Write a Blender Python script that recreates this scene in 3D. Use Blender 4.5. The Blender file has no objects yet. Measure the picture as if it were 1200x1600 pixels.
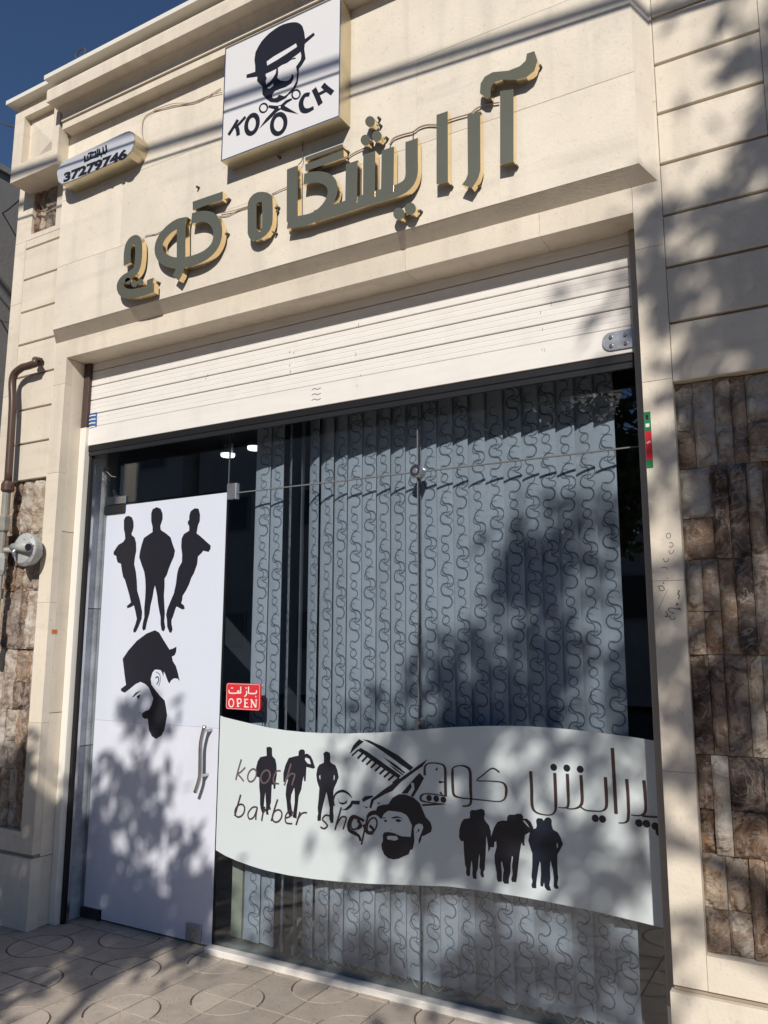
import bpy, bmesh, math, random
from mathutils import Vector, Matrix, noise
from mathutils.geometry import tessellate_polygon
random.seed(7)
scn = bpy.context.scene
COL = scn.collection

# ---------------------------------------------------------------- camera, sky, sun, exposure
# facade runs along X, street is -Y, glass plane is y = 0, pavement is z = 0 (metres)
F_PX, YAW, PITCH, ROLL = 1250.0, 0.518507664, 0.162441684, 0.00210854
EYE = Vector((0.0, -3.387, 1.55))
_cy, _sy = math.cos(YAW), math.sin(YAW)
_d = Vector((-_sy * math.cos(PITCH), _cy * math.cos(PITCH), math.sin(PITCH)))
_r0 = Vector((_cy, _sy, 0)); _u0 = _r0.cross(_d)
_r = _r0 * math.cos(ROLL) + _u0 * math.sin(ROLL)
_u = -_r0 * math.sin(ROLL) + _u0 * math.cos(ROLL)
cam = bpy.data.cameras.new('camera'); camo = bpy.data.objects.new('camera', cam); COL.objects.link(camo)
camo.matrix_world = Matrix(((_r.x, _u.x, -_d.x, EYE.x), (_r.y, _u.y, -_d.y, EYE.y), (_r.z, _u.z, -_d.z, EYE.z), (0, 0, 0, 1)))
cam.sensor_fit = 'VERTICAL'; cam.sensor_height = 24; cam.lens = F_PX / 1600 * 24
cam.clip_start = 0.05; cam.clip_end = 2000
scn.camera = camo

SUN_V = Vector((-0.41, 1.0, -0.69))                # the way sunlight travels
SUN_EL = math.atan2(0.69, math.hypot(0.41, 1.0)); SUN_AZ = math.atan2(0.41, -1.0)
wd = bpy.data.worlds.new('World'); scn.world = wd; wd.use_nodes = True
nt = wd.node_tree; bg = nt.nodes['Background']
sky = nt.nodes.new('ShaderNodeTexSky'); sky.sky_type = 'NISHITA'; sky.sun_disc = False
sky.sun_elevation = SUN_EL; sky.sun_rotation = math.pi / 2 - math.atan2(-1.0, 0.41)
sky.altitude = 1800; sky.air_density = 1.0; sky.dust_density = 0.9; sky.ozone_density = 6.0
nt.links.new(sky.outputs[0], bg.inputs[0]); bg.inputs[1].default_value = 0.075
sl = bpy.data.lights.new('sun', 'SUN'); sl.energy = 4.25; sl.angle = math.radians(0.55); sl.color = (1.0, 0.945, 0.865)
so = bpy.data.objects.new('sun', sl); COL.objects.link(so)
so.rotation_euler = SUN_V.to_track_quat('-Z', 'Y').to_euler(); so.location = (3, -8, 8)
scn.view_settings.view_transform = 'Standard'; scn.view_settings.look = 'None'
scn.view_settings.exposure = 0.0; scn.view_settings.gamma = 1; scn.view_settings.use_curve_mapping = False
scn.cycles.max_bounces = 8; scn.cycles.transparent_max_bounces = 16; scn.cycles.caustics_reflective = False
scn.cycles.caustics_refractive = False; scn.cycles.use_denoising = True

# ---------------------------------------------------------------- survey helpers: sight line through a photo point, cut with a plane of the place
def ray(px, py): return (px - 600) / F_PX * _r - (py - 800) / F_PX * _u + _d
def on_y(px, py, y):
    q = ray(px, py); return EYE + q * ((y - EYE.y) / q.y)
def on_x(px, py, x):
    q = ray(px, py); return EYE + q * ((x - EYE.x) / q.x)
def Z(ox, oy, s, pts): return [(ox + a / s, oy + b / s) for a, b in pts]
def W(pts, y):                                      # photo points -> (x, z) on the wall plane y
    o = []
    for p in pts:
        v = on_y(p[0], p[1], y); o.append((v.x, v.z))
    return o

# ---------------------------------------------------------------- materials
def mat(name, col, rough=0.7, metal=0.0, var=0.08, scale=3.0, bump=0.0, bscale=60.0, spec=0.35, stain=None, rnd=0.0, coat=0.0, vcol=None, stretch=None, streak=0.0):
    m = bpy.data.materials.new(name); m.use_nodes = True
    t = m.node_tree; N = t.nodes; L = t.links; b = N['Principled BSDF']
    b.inputs['Roughness'].default_value = rough; b.inputs['Metallic'].default_value = metal
    b.inputs['Specular IOR Level'].default_value = spec; b.inputs['Coat Weight'].default_value = coat
    tc = N.new('ShaderNodeTexCoord'); oi = N.new('ShaderNodeObjectInfo')
    off = N.new('ShaderNodeVectorMath'); off.operation = 'MULTIPLY_ADD'
    mp = N.new('ShaderNodeCombineXYZ')
    for k in range(3): L.new(oi.outputs['Random'], mp.inputs[k])
    off.inputs[1].default_value = (37, 17, 53); L.new(mp.outputs[0], off.inputs[0]); L.new(tc.outputs['Object'], off.inputs[2])
    vec = off.outputs[0]
    if stretch:
        ms = N.new('ShaderNodeVectorMath'); ms.operation = 'MULTIPLY'; ms.inputs[1].default_value = stretch
        L.new(vec, ms.inputs[0]); vec = ms.outputs[0]
    n1 = N.new('ShaderNodeTexNoise'); n1.inputs['Scale'].default_value = scale; n1.inputs['Detail'].default_value = 8; n1.inputs['Roughness'].default_value = .6
    L.new(vec, n1.inputs['Vector'])
    mx = N.new('ShaderNodeMix'); mx.data_type = 'RGBA'
    lo = tuple(max(0, c * (1 - var)) for c in col); hi = tuple(min(1, c * (1 + var)) for c in col)
    if vcol: lo = vcol
    mx.inputs[6].default_value = (*lo, 1); mx.inputs[7].default_value = (*hi, 1)
    cr = N.new('ShaderNodeMapRange'); cr.inputs[1].default_value = .3; cr.inputs[2].default_value = .7
    L.new(n1.outputs[0], cr.inputs[0]); L.new(cr.outputs[0], mx.inputs[0])
    out = mx.outputs[2]
    if stain:
        n2 = N.new('ShaderNodeTexNoise'); n2.inputs['Scale'].default_value = scale * 9; n2.inputs['Detail'].default_value = 4
        L.new(vec, n2.inputs['Vector'])
        r2 = N.new('ShaderNodeMapRange'); r2.inputs[1].default_value = .58; r2.inputs[2].default_value = .78; r2.inputs[4].default_value = stain[3]
        L.new(n2.outputs[0], r2.inputs[0])
        m2 = N.new('ShaderNodeMix'); m2.data_type = 'RGBA'; L.new(r2.outputs[0], m2.inputs[0]); L.new(out, m2.inputs[6]); m2.inputs[7].default_value = (*stain[:3], 1)
        out = m2.outputs[2]
    if streak:
        for sv, k0, k1, amt in (((9, 9, .5), .52, .75, streak), ((1.2, 1.2, 14), .55, .7, streak * .6), ((70, 70, 45), .62, .68, streak * .8)):
            q1 = N.new('ShaderNodeVectorMath'); q1.operation = 'MULTIPLY'; q1.inputs[1].default_value = sv; L.new(vec, q1.inputs[0])
            q2 = N.new('ShaderNodeTexNoise'); q2.inputs['Scale'].default_value = 1; q2.inputs['Detail'].default_value = 6; L.new(q1.outputs[0], q2.inputs['Vector'])
            q3 = N.new('ShaderNodeMapRange'); q3.inputs[1].default_value = k0; q3.inputs[2].default_value = k1; q3.inputs[4].default_value = amt; L.new(q2.outputs[0], q3.inputs[0])
            q4 = N.new('ShaderNodeMix'); q4.data_type = 'RGBA'; L.new(q3.outputs[0], q4.inputs[0]); L.new(out, q4.inputs[6]); q4.inputs[7].default_value = (*[c * .55 for c in col], 1); out = q4.outputs[2]
    if rnd:
        hs = N.new('ShaderNodeHueSaturation'); rr = N.new('ShaderNodeMapRange'); rr.inputs[3].default_value = 1 - rnd; rr.inputs[4].default_value = 1 + rnd
        L.new(oi.outputs['Random'], rr.inputs[0]); L.new(rr.outputs[0], hs.inputs['Value']); L.new(out, hs.inputs['Color']); out = hs.outputs[0]
    L.new(out, b.inputs['Base Color'])
    if bump:
        n3 = N.new('ShaderNodeTexNoise'); n3.inputs['Scale'].default_value = bscale; n3.inputs['Detail'].default_value = 5
        L.new(vec, n3.inputs['Vector'])
        bp = N.new('ShaderNodeBump'); bp.inputs['Strength'].default_value = bump; bp.inputs['Distance'].default_value = .01
        L.new(n3.outputs[0], bp.inputs['Height']); L.new(bp.outputs[0], b.inputs['Normal'])
    return m

M = {}
M['stone'] = mat('cream_stone', (.70, .625, .515), .6, var=.09, scale=1.6, bump=.12, bscale=90, stain=(.56, .47, .37, .45), rnd=.035, streak=.3)
M['stone2'] = mat('cream_stone_pale', (.73, .66, .55), .55, var=.09, scale=2.5, bump=.12, bscale=90, stain=(.6, .51, .41, .45), rnd=.035, streak=.3)
M['mortar'] = mat('joint_grout', (.33, .27, .21), .9)
M['core'] = mat('wall_core', (.22, .17, .13), .95)
M['white'] = mat('white_slab', (.76, .73, .66), .4, var=.03)
M['shutter'] = mat('shutter_white', (.78, .745, .70), .45, var=.03, scale=4, stretch=(1, 8, 8), stain=(.6, .56, .53, .3), streak=.12)
M['railshade'] = mat('rail_in_shade', (.36, .33, .29), .5, var=.08)  # shade on the right guide rail, put into a darker colour
M['black'] = mat('black_rubber', (.012, .012, .014), .5)
M['dark'] = mat('dark_profile', (.03, .032, .036), .35, metal=.3)
M['brownrail'] = mat('brown_rail', (.07, .045, .038), .5)
M['gold'] = mat('gold_steel', (.76, .61, .33), .2, metal=.91, var=.04, scale=4, bump=.02, bscale=12)
M['goldside'] = mat('gold_return', (.88, .68, .40), .2, metal=1.0, var=.05, scale=8, bump=.05, bscale=20)
M['signwhite'] = mat('sign_acrylic', (.72, .71, .715), .25, var=.015, scale=2)
M['signyellow'] = mat('sign_side_metal', (.60, .52, .36), .3, metal=.75, var=.1, scale=5, bump=.06, bscale=10)
M['ink'] = mat('black_vinyl', (.018, .018, .026), .35, var=.05)
M['inkbrown'] = mat('brown_vinyl', (.06, .035, .036), .35, var=.2, scale=20)
M['inkgrey'] = mat('grey_brown_vinyl', (.13, .095, .10), .35, var=.2, scale=20)
M['inkblue'] = mat('navy_vinyl', (.014, .018, .034), .35, var=.1)
M['film'] = mat('door_film', (.65, .69, .79), .3, var=.015, scale=3, spec=.5)
M['filmlow'] = mat('door_film_lower', (.68, .70, .79), .3, var=.03, scale=6, spec=.5)
M['wave'] = mat('window_film', (.61, .67, .685), .3, var=.02, scale=3, spec=.5)
M['red'] = mat('red_plastic', (.62, .035, .045), .3, var=.05)
M['silver'] = mat('silver_face', (.62, .63, .66), .3, metal=.2, var=.06, scale=2.5, stretch=(1, 1, 6))
M['steel'] = mat('brushed_steel', (.55, .55, .56), .25, metal=1, var=.1, scale=30)
M['galv'] = mat('galvanised_plate', (.42, .43, .46), .4, metal=.8, var=.2, scale=25)
M['meter'] = mat('meter_paint', (.42, .43, .42), .45, var=.08, scale=12, stain=(.3, .28, .25, .5))
M['brownpipe'] = mat('brown_pipe', (.085, .052, .042), .35, var=.12, scale=10)
M['greypipe'] = mat('grey_pipe', (.26, .25, .22), .5, var=.2, scale=18)
M['wire'] = mat('cable_grey', (.09, .075, .065), .6)
M['wirelight'] = mat('cable_pale', (.42, .33, .26), .6)
M['blueSticker'] = mat('blue_sticker', (.05, .12, .33), .4)
M['green'] = mat('green_sticker', (.02, .19, .08), .4)
M['orange'] = mat('orange_sticker', (.55, .17, .03), .5, var=.15, scale=60)
M['paper'] = mat('white_print', (.75, .75, .72), .5)
M['marble'] = mat('grey_marble', (.44, .46, .49), .25, var=.35, scale=7, bump=.02, stain=(.16, .18, .2, .6))
M['marblelight'] = mat('pale_marble', (.62, .58, .52), .3, var=.15, scale=12)
M['sill'] = mat('white_sill', (.74, .71, .66), .5, var=.06, scale=14, stain=(.4, .34, .28, .5))
M['interior'] = mat('interior_wall', (.15, .155, .17), .9)
M['ceil'] = mat('interior_ceiling', (.16, .16, .17), .8)
M['floor_in'] = mat('interior_floor', (.33, .33, .27), .5, var=.1)
M['creampost'] = mat('cream_post', (.62, .6, .42), .5)
M['tile'] = mat('paving_concrete', (.44, .375, .315), .85, var=.14, scale=5, bump=.5, bscale=180, stain=(.22, .18, .145, .7), rnd=.11, streak=.25)
M['tiledisc'] = mat('paving_disc', (.48, .41, .345), .85, var=.14, scale=6, bump=.4, bscale=160, stain=(.25, .2, .165, .7), rnd=.11, streak=.25)
M['dirt'] = mat('joint_dirt', (.13, .10, .08), .95, var=.3, scale=20)
M['dust'] = mat('pale_grout', (.5, .43, .35), .9, var=.2, scale=40)
M['asphalt'] = mat('asphalt', (.05, .05, .052), .9, var=.2, bump=.4, bscale=200)
M['kerb'] = mat('kerb_concrete', (.35, .34, .32), .85, var=.1)
M['concrete'] = mat('grey_render', (.20, .195, .19), .9, var=.12, scale=2, bump=.2, bscale=40)
M['facadeopp'] = mat('opposite_render', (.50, .45, .39), .9, var=.1, scale=.8)
M['winglass'] = mat('window_dark', (.03, .035, .045), .08)
M['bark'] = mat('bark', (.10, .075, .055), .9, var=.3, scale=12, bump=.6, bscale=40)
M['leaf'] = mat('leaf', (.055, .085, .03), .55, var=.35, scale=3)
M['slatfab'] = mat('blind_fabric', (.655, .665, .67), .8, var=.07, scale=6)
M['slatback'] = M['slatfab']
M['swirl'] = mat('blind_swirl_print', (.20, .225, .25), .6, var=.3, scale=30)
M['bead'] = mat('bead_chain', (.62, .62, .6), .4)
M['pencil'] = mat('pencil_marks', (.16, .15, .14), .8)
M['grimeline'] = mat('seal_grey', (.16, .165, .17), .3)

# split-face stone: brown / grey / cream, veined, every strip its own shade
def rough_stone():
    m = bpy.data.materials.new('split_face_stone'); m.use_nodes = True
    t = m.node_tree; N = t.nodes; L = t.links; b = N['Principled BSDF']; b.inputs['Roughness'].default_value = .75; b.inputs['Specular IOR Level'].default_value = .25
    tc = N.new('ShaderNodeTexCoord'); oi = N.new('ShaderNodeObjectInfo'); cx = N.new('ShaderNodeCombineXYZ')
    for k in range(3): L.new(oi.outputs['Random'], cx.inputs[k])
    off = N.new('ShaderNodeVectorMath'); off.operation = 'MULTIPLY_ADD'; off.inputs[1].default_value = (91, 43, 67)
    L.new(cx.outputs[0], off.inputs[0]); L.new(tc.outputs['Object'], off.inputs[2])
    n = N.new('ShaderNodeTexNoise'); n.inputs['Scale'].default_value = 11; n.inputs['Detail'].default_value = 9; n.inputs['Roughness'].default_value = .74; n.inputs['Distortion'].default_value = .9
    L.new(off.outputs[0], n.inputs['Vector'])
    rn = N.new('ShaderNodeMath'); rn.operation = 'MULTIPLY_ADD'; rn.inputs[1].default_value = .32; rn.inputs[2].default_value = -.105
    L.new(oi.outputs['Random'], rn.inputs[0])
    ad = N.new('ShaderNodeMath'); ad.operation = 'ADD'; L.new(n.outputs[0], ad.inputs[0]); L.new(rn.outputs[0], ad.inputs[1])
    cr = N.new('ShaderNodeValToRGB'); L.new(ad.outputs[0], cr.inputs[0]); e = cr.color_ramp.elements
    e[0].position = .28; e[0].color = (.06, .042, .034, 1); e[1].position = .80; e[1].color = (.66, .60, .52, 1)
    for p, c in ((.37, (.13, .085, .062)), (.44, (.25, .17, .125)), (.50, (.36, .29, .23)), (.56, (.33, .21, .14)), (.63, (.50, .42, .34))):
        q = e.new(p); q.color = (*c, 1)
    v = N.new('ShaderNodeTexNoise'); v.inputs['Scale'].default_value = 8; v.inputs['Detail'].default_value = 5; v.inputs['Distortion'].default_value = 1.6
    L.new(off.outputs[0], v.inputs['Vector'])
    ab = N.new('ShaderNodeMath'); ab.operation = 'SUBTRACT'; ab.inputs[1].default_value = .5; L.new(v.outputs[0], ab.inputs[0])
    a2 = N.new('ShaderNodeMath'); a2.operation = 'ABSOLUTE'; L.new(ab.outputs[0], a2.inputs[0])
    mr = N.new('ShaderNodeMapRange'); mr.inputs[1].default_value = 0; mr.inputs[2].default_value = .022; mr.inputs[3].default_value = .4; mr.inputs[4].default_value = 0
    L.new(a2.outputs[0], mr.inputs[0])
    mx = N.new('ShaderNodeMix'); mx.data_type = 'RGBA'; L.new(mr.outputs[0], mx.inputs[0]); L.new(cr.outputs[0], mx.inputs[6]); mx.inputs[7].default_value = (.62, .58, .53, 1)
    m7 = N.new('ShaderNodeMath'); m7.operation = 'MULTIPLY'; m7.inputs[1].default_value = 7.31; L.new(oi.outputs['Random'], m7.inputs[0])
    fr = N.new('ShaderNodeMath'); fr.operation = 'FRACT'; L.new(m7.outputs[0], fr.inputs[0])
    sr = N.new('ShaderNodeMapRange'); sr.inputs[3].default_value = .7; sr.inputs[4].default_value = 1.3; L.new(fr.outputs[0], sr.inputs[0])
    hs = N.new('ShaderNodeHueSaturation'); L.new(sr.outputs[0], hs.inputs['Saturation']); L.new(mx.outputs[2], hs.inputs['Color'])
    L.new(hs.outputs[0], b.inputs['Base Color'])
    bp = N.new('ShaderNodeBump'); bp.inputs['Strength'].default_value = 1.0; bp.inputs['Distance'].default_value = .035
    L.new(n.outputs[0], bp.inputs['Height']); L.new(bp.outputs[0], b.inputs['Normal'])
    return m
M['rough'] = rough_stone()

def glass(name, tint, rough=0.0, ior=1.85):
    m = bpy.data.materials.new(name); m.use_nodes = True; t = m.node_tree; N = t.nodes; L = t.links
    for n in list(N):
        if n.type == 'BSDF_PRINCIPLED': N.remove(n)
    o = [n for n in N if n.type == 'OUTPUT_MATERIAL'][0]
    tr = N.new('ShaderNodeBsdfTransparent'); tr.inputs[0].default_value = (*tint, 1)
    gl = N.new('ShaderNodeBsdfGlossy'); gl.inputs['Roughness'].default_value = rough; gl.inputs[0].default_value = (.95, .97, 1, 1)
    fr = N.new('ShaderNodeFresnel'); ge = N.new('ShaderNodeNewGeometry'); ib = N.new('ShaderNodeMapRange')
    ib.inputs[3].default_value = ior; ib.inputs[4].default_value = 1 / ior      # same reflectance on both faces of a thin pane
    L.new(ge.outputs['Backfacing'], ib.inputs[0]); L.new(ib.outputs[0], fr.inputs[0])
    mx = N.new('ShaderNodeMixShader'); L.new(fr.outputs[0], mx.inputs[0]); L.new(tr.outputs[0], mx.inputs[1]); L.new(gl.outputs[0], mx.inputs[2]); L.new(mx.outputs[0], o.inputs[0])
    return m
M['glass'] = glass('shop_glass', (.82, .86, .90))
M['glassdoor'] = glass('door_glass', (.8, .83, .84))
def emit(name, col, s):
    m = bpy.data.materials.new(name); m.use_nodes = True; b = m.node_tree.nodes['Principled BSDF']
    b.inputs['Emission Color'].default_value = (*col, 1); b.inputs['Emission Strength'].default_value = s; return m
M['lamp'] = emit('lamp_lit', (1, .97, .9), 3)

# ---------------------------------------------------------------- object helpers
def link(name, me, parent=None, loc=None):
    o = bpy.data.objects.new(name, me); COL.objects.link(o)
    if parent is not None: o.parent = parent
    if loc: o.location = loc
    return o
def tag(o, label=None, cat=None, group=None, kind=None):
    if label: o['label'] = label
    if cat: o['category'] = cat
    if group: o['group'] = group
    if kind: o['kind'] = kind
    return o
def thing(name, label, cat, group=None):
    return tag(link(name, None), label, cat, group)
def mesh(name, vs, fs, m, smooth=False):
    me = bpy.data.meshes.new(name); me.from_pydata([tuple(v) for v in vs], [], fs)
    me.materials.append(M[m] if isinstance(m, str) else m); me.update()
    if smooth: me.polygons.foreach_set('use_smooth', [True] * len(me.polygons))
    return me
class MB:
    def __init__(s): s.v = []; s.f = []
    def add(s, vs, fs):
        k = len(s.v); s.v += [tuple(v) for v in vs]; s.f += [[i + k for i in f] for f in fs]; return s
    def box(s, a, b, bev=0.0):
        x0, y0, z0 = a; x1, y1, z1 = b
        if bev <= 0:
            return s.add([(x0, y0, z0), (x1, y0, z0), (x1, y1, z0), (x0, y1, z0), (x0, y0, z1), (x1, y0, z1), (x1, y1, z1), (x0, y1, z1)],
                         [(0, 3, 2, 1), (4, 5, 6, 7), (0, 1, 5, 4), (1, 2, 6, 5), (2, 3, 7, 6), (3, 0, 4, 7)])
        e = bev                                      # bevel on the street face (y0) only
        return s.add([(x0 + e, y0, z0 + e), (x1 - e, y0, z0 + e), (x1 - e, y0, z1 - e), (x0 + e, y0, z1 - e),
                      (x0, y0 + e, z0), (x1, y0 + e, z0), (x1, y0 + e, z1), (x0, y0 + e, z1),
                      (x0, y1, z0), (x1, y1, z0), (x1, y1, z1), (x0, y1, z1)],
                     [(0, 1, 2, 3), (4, 5, 1, 0), (5, 6, 2, 1), (6, 7, 3, 2), (7, 4, 0, 3), (8, 9, 5, 4), (9, 10, 6, 5), (10, 11, 7, 6), (11, 8, 4, 7), (11, 10, 9, 8)])
    def tube(s, pts, r, n=10, cap=True):
        pts = [Vector(p) for p in pts]; rs = r if isinstance(r, (list, tuple)) else [r] * len(pts)
        k0 = len(s.v); up = Vector((0, 0, 1)); prev = None
        for i, p in enumerate(pts):
            t = (pts[min(i + 1, len(pts) - 1)] - pts[max(i - 1, 0)]).normalized()
            if prev is None:
                a = t.cross(up); a = a if a.length > .05 else t.cross(Vector((1, 0, 0))); a.normalize()
            else:
                a = (prev - t * prev.dot(t)).normalized()
            prev = a; b = t.cross(a)
            for j in range(n):
                w = 2 * math.pi * j / n; q = p + (a * math.cos(w) + b * math.sin(w)) * rs[i]; s.v.append(tuple(q))
        for i in range(len(pts) - 1):
            for j in range(n):
                s.f.append([k0 + i * n + j, k0 + i * n + (j + 1) % n, k0 + (i + 1) * n + (j + 1) % n, k0 + (i + 1) * n + j])
        if cap:
            s.f.append([k0 + j for j in range(n)][::-1]); s.f.append([k0 + (len(pts) - 1) * n + j for j in range(n)])
        return s
    def prism(s, poly, y0, y1, holes=(), dx=0):
        """(x,z) outline with holes, street face at y0, back at y1"""
        loops = [list(poly)] + [list(h) for h in holes]
        tris = tessellate_polygon([[Vector((a, b, 0)) for a, b in l] for l in loops])
        flat = [p for l in loops for p in l]; n = len(flat); k = len(s.v)
        s.v += [(a, y0, b) for a, b in flat]; s.v += [(a, y1, b) for a, b in flat]
        for t in tris:
            a, b, c = [flat[i] for i in t]
            ar = (b[0] - a[0]) * (c[1] - a[1]) - (b[1] - a[1]) * (c[0] - a[0])
            if abs(ar) < 1e-12: continue
            t = list(t) if ar > 0 else list(t)[::-1]
            s.f.append([k + i for i in t]); s.f.append([k + n + i for i in t[::-1]])
        o = 0
        for l in loops:
            m = len(l)
            for i in range(m):
                j = (i + 1) % m; s.f.append([k + o + i, k + o + j, k + n + o + j, k + n + o + i])
            o += m
        return s
    def build(s, name, m, parent=None, smooth=False, fix=True):
        me = mesh(name, s.v, s.f, m, smooth)
        if fix:
            bm = bmesh.new(); bm.from_mesh(me); bmesh.ops.recalc_face_normals(bm, faces=bm.faces); bm.to_mesh(me); bm.free()
        return link(name, me, parent)
def bx(name, a, b, m, parent=None, bev=0): return MB().box(a, b, bev).build(name, m, parent)
def smooth_path(pts, n=5, closed=False):
    P = [Vector((a, b, 0)) for a, b in pts]; out = []
    L = len(P); rng = range(L if closed else L - 1)
    for i in rng:
        p0 = P[(i - 1) % L] if closed or i > 0 else P[i]; p1 = P[i]; p2 = P[(i + 1) % L]; p3 = P[(i + 2) % L] if closed or i + 2 < L else p2
        for k in range(n):
            t = k / n; q = .5 * ((2 * p1) + (p2 - p0) * t + (2 * p0 - 5 * p1 + 4 * p2 - p3) * t * t + (3 * p1 - p0 - 3 * p2 + p3) * t ** 3)
            out.append((q.x, q.y))
    if not closed: out.append((P[-1].x, P[-1].y))
    return out
def stroke(pts, w, closed=False):
    """outline polygon(s) of a stroked path; w one width or one per point"""
    P = [Vector((a, b)) for a, b in pts]; n = len(P); ws = w if isinstance(w, list) else [w] * n
    if len(ws) != n: ws = [ws[min(len(ws) - 1, int(i * len(ws) / n))] for i in range(n)]
    Lf, Rt = [], []
    for i in range(n):
        a = P[(i - 1) % n] if closed or i else P[i]; c = P[(i + 1) % n] if closed or i < n - 1 else P[i]
        t1 = (P[i] - a); t2 = (c - P[i])
        t1 = t1.normalized() if t1.length > 1e-9 else t2.normalized(); t2 = t2.normalized() if t2.length > 1e-9 else t1
        t = (t1 + t2); t = t.normalized() if t.length > 1e-6 else t1
        nn = Vector((-t.y, t.x)); k = min(1.6, 1 / max(.35, nn.dot(Vector((-t1.y, t1.x))))) * ws[i] / 2
        Lf.append(tuple(P[i] + nn * k)); Rt.append(tuple(P[i] - nn * k))
    return (Lf, Rt)
def add_stroke(mb, pts, w, y0, y1, closed=False):
    A, B = stroke(pts, w, closed); n = len(A); k = len(mb.v)
    for y in (y0, y1):
        mb.v += [(a, y, b) for a, b in A]; mb.v += [(a, y, b) for a, b in B]
    fa, fb, ba, bb = k, k + n, k + 2 * n, k + 3 * n
    for i in range(n if closed else n - 1):
        j = (i + 1) % n
        mb.f += [[fa + i, fa + j, fb + j, fb + i], [ba + i, bb + i, bb + j, ba + j], [fa + i, ba + i, ba + j, fa + j], [fb + i, fb + j, bb + j, bb + i]]
    if not closed:
        mb.f += [[fa, fb, bb, ba], [fa + n - 1, ba + n - 1, bb + n - 1, fb + n - 1]]
def disc(cx, cz, r, n=24, rz=None): return [(cx + r * math.cos(2 * math.pi * i / n), cz + (rz or r) * math.sin(2 * math.pi * i / n)) for i in range(n)]
def px_to_w(pts, w, y):
    """a width measured in photo pixels near pts -> metres on plane y"""
    a = on_y(pts[0][0] - w / 2, pts[0][1], y); b = on_y(pts[0][0] + w / 2, pts[0][1], y); c = on_y(pts[0][0], pts[0][1] - w / 2, y); d = on_y(pts[0][0], pts[0][1] + w / 2, y)
    return ((b - a).length + (d - c).length) / 2

# ================================================================ the ground
P_ = -0.30      # pilaster and lintel face
F_ = -0.37      # sign fascia face
B_ = -0.45      # capital and top band face
XL, XR, ZT = -3.99, -0.61, 3.262                   # shop opening
ground = tag(bx('ground', (-150, -150, -.5), (150, 150, -.16), 'dirt'), 'brown earth ground lying under the whole street', kind='structure')
pave = tag(link('pavement', mesh('pavement', *(lambda m: (m.v, m.f))(MB().box((-20, -8.4, -.15), (16, .6, -.0045))), 'dirt')), 'paved footpath of pinkish concrete tiles with raised circles', kind='structure')
tag(bx('road', (-60, -15.0, -.155), (60, -8.55, -.13), 'asphalt'), 'dark asphalt road in front of the shop', kind='structure')
tag(bx('kerb', (-40, -8.54, -.155), (40, -8.41, .0), 'kerb'), 'pale concrete kerb along the road', kind='structure')
T = .3143; G0 = (-3.12, -.40)
def tile_mesh(kind):
    """square tile, corners 0..T; quarter discs at the corners of one diagonal or the other, grooves between"""
    g = .0035; r = .163; rg = .010; vs, fs, mi = [], [], []
    cs = [(0, 0), (T, T)] if kind == 0 else [(T, 0), (0, T)]
    lo, hi = g, T - g; ns = 10
    zt = -.0005
    def inner(c):
        sx = 1 if c[0] == 0 else -1; sy = 1 if c[1] == 0 else -1
        return sx, sy
    # quarter discs
    def addpoly(p, zt, m):
        k = len(vs); n = len(p); vs.extend([(a, b, zt) for a, b in p]); vs.extend([(a, b, -.006) for a, b in p]); fs.append(list(range(k, k + n))); mi.append(m)
        for i in range(n):
            j = (i + 1) % n; fs.append([k + i, k + n + i, k + n + j, k + j]); mi.append(m)
    for c in cs:
        sx, sy = inner(c); ox = c[0] + sx * g; oy = c[1] + sy * g; a0 = math.atan2(0, sx); 
        arc = []
        for i in range(ns + 1):
            w = math.pi / 2 * i / ns; arc.append((ox + sx * (r - rg - g) * math.cos(w), oy + sy * (r - rg - g) * math.sin(w)))
        p = [(ox, oy)] + arc
        if sx * sy < 0: p = p[::-1]
        addpoly(p, zt, 1)
    # remaining field: polygon between the two arcs
    poly = []
    order = [(0, 0), (T, 0), (T, T), (0, T)]
    for c in order:
        sx, sy = inner(c)
        if c in cs:
            arc = [(c[0] + sx * (r * math.cos(math.pi / 2 * i / ns) + g * 0), c[1] + sy * (r * math.sin(math.pi / 2 * i / ns))) for i in range(ns + 1)]
            arc = [(min(hi, max(lo, a)), min(hi, max(lo, b))) for a, b in arc]
            # going counter-clockwise round the square
            if (sx, sy) in ((1, 1), (-1, -1)): arc = arc[::-1]
            poly += arc
        else:
            poly.append((min(hi, max(lo, c[0])), min(hi, max(lo, c[1]))))
    tri = tessellate_polygon([[Vector((a, b, 0)) for a, b in poly]])
    k = len(vs); n = len(poly); vs.extend([(a, b, zt + .0003) for a, b in poly]); vs.extend([(a, b, -.006) for a, b in poly])
    for t in tri:
        a, b, c = [poly[i] for i in t]; ar = (b[0] - a[0]) * (c[1] - a[1]) - (b[1] - a[1]) * (c[0] - a[0])
        if abs(ar) < 1e-12: continue
        fs.append([k + i for i in (t if ar > 0 else t[::-1])]); mi.append(0)
    for i in range(n):
        j = (i + 1) % n; fs.append([k + i, k + n + i, k + n + j, k + j]); mi.append(0)
    me = bpy.data.meshes.new('paving_tile'); me.from_pydata(vs, [], fs); me.materials.append(M['tile']); me.materials.append(M['tiledisc'])
    for p, m in zip(me.polygons, mi): p.material_index = m
    bm = bmesh.new(); bm.from_mesh(me); bmesh.ops.recalc_face_normals(bm, faces=bm.faces); bm.to_mesh(me); bm.free()
    return me
tm = [tile_mesh(0), tile_mesh(1)]
far = MB()
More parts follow.
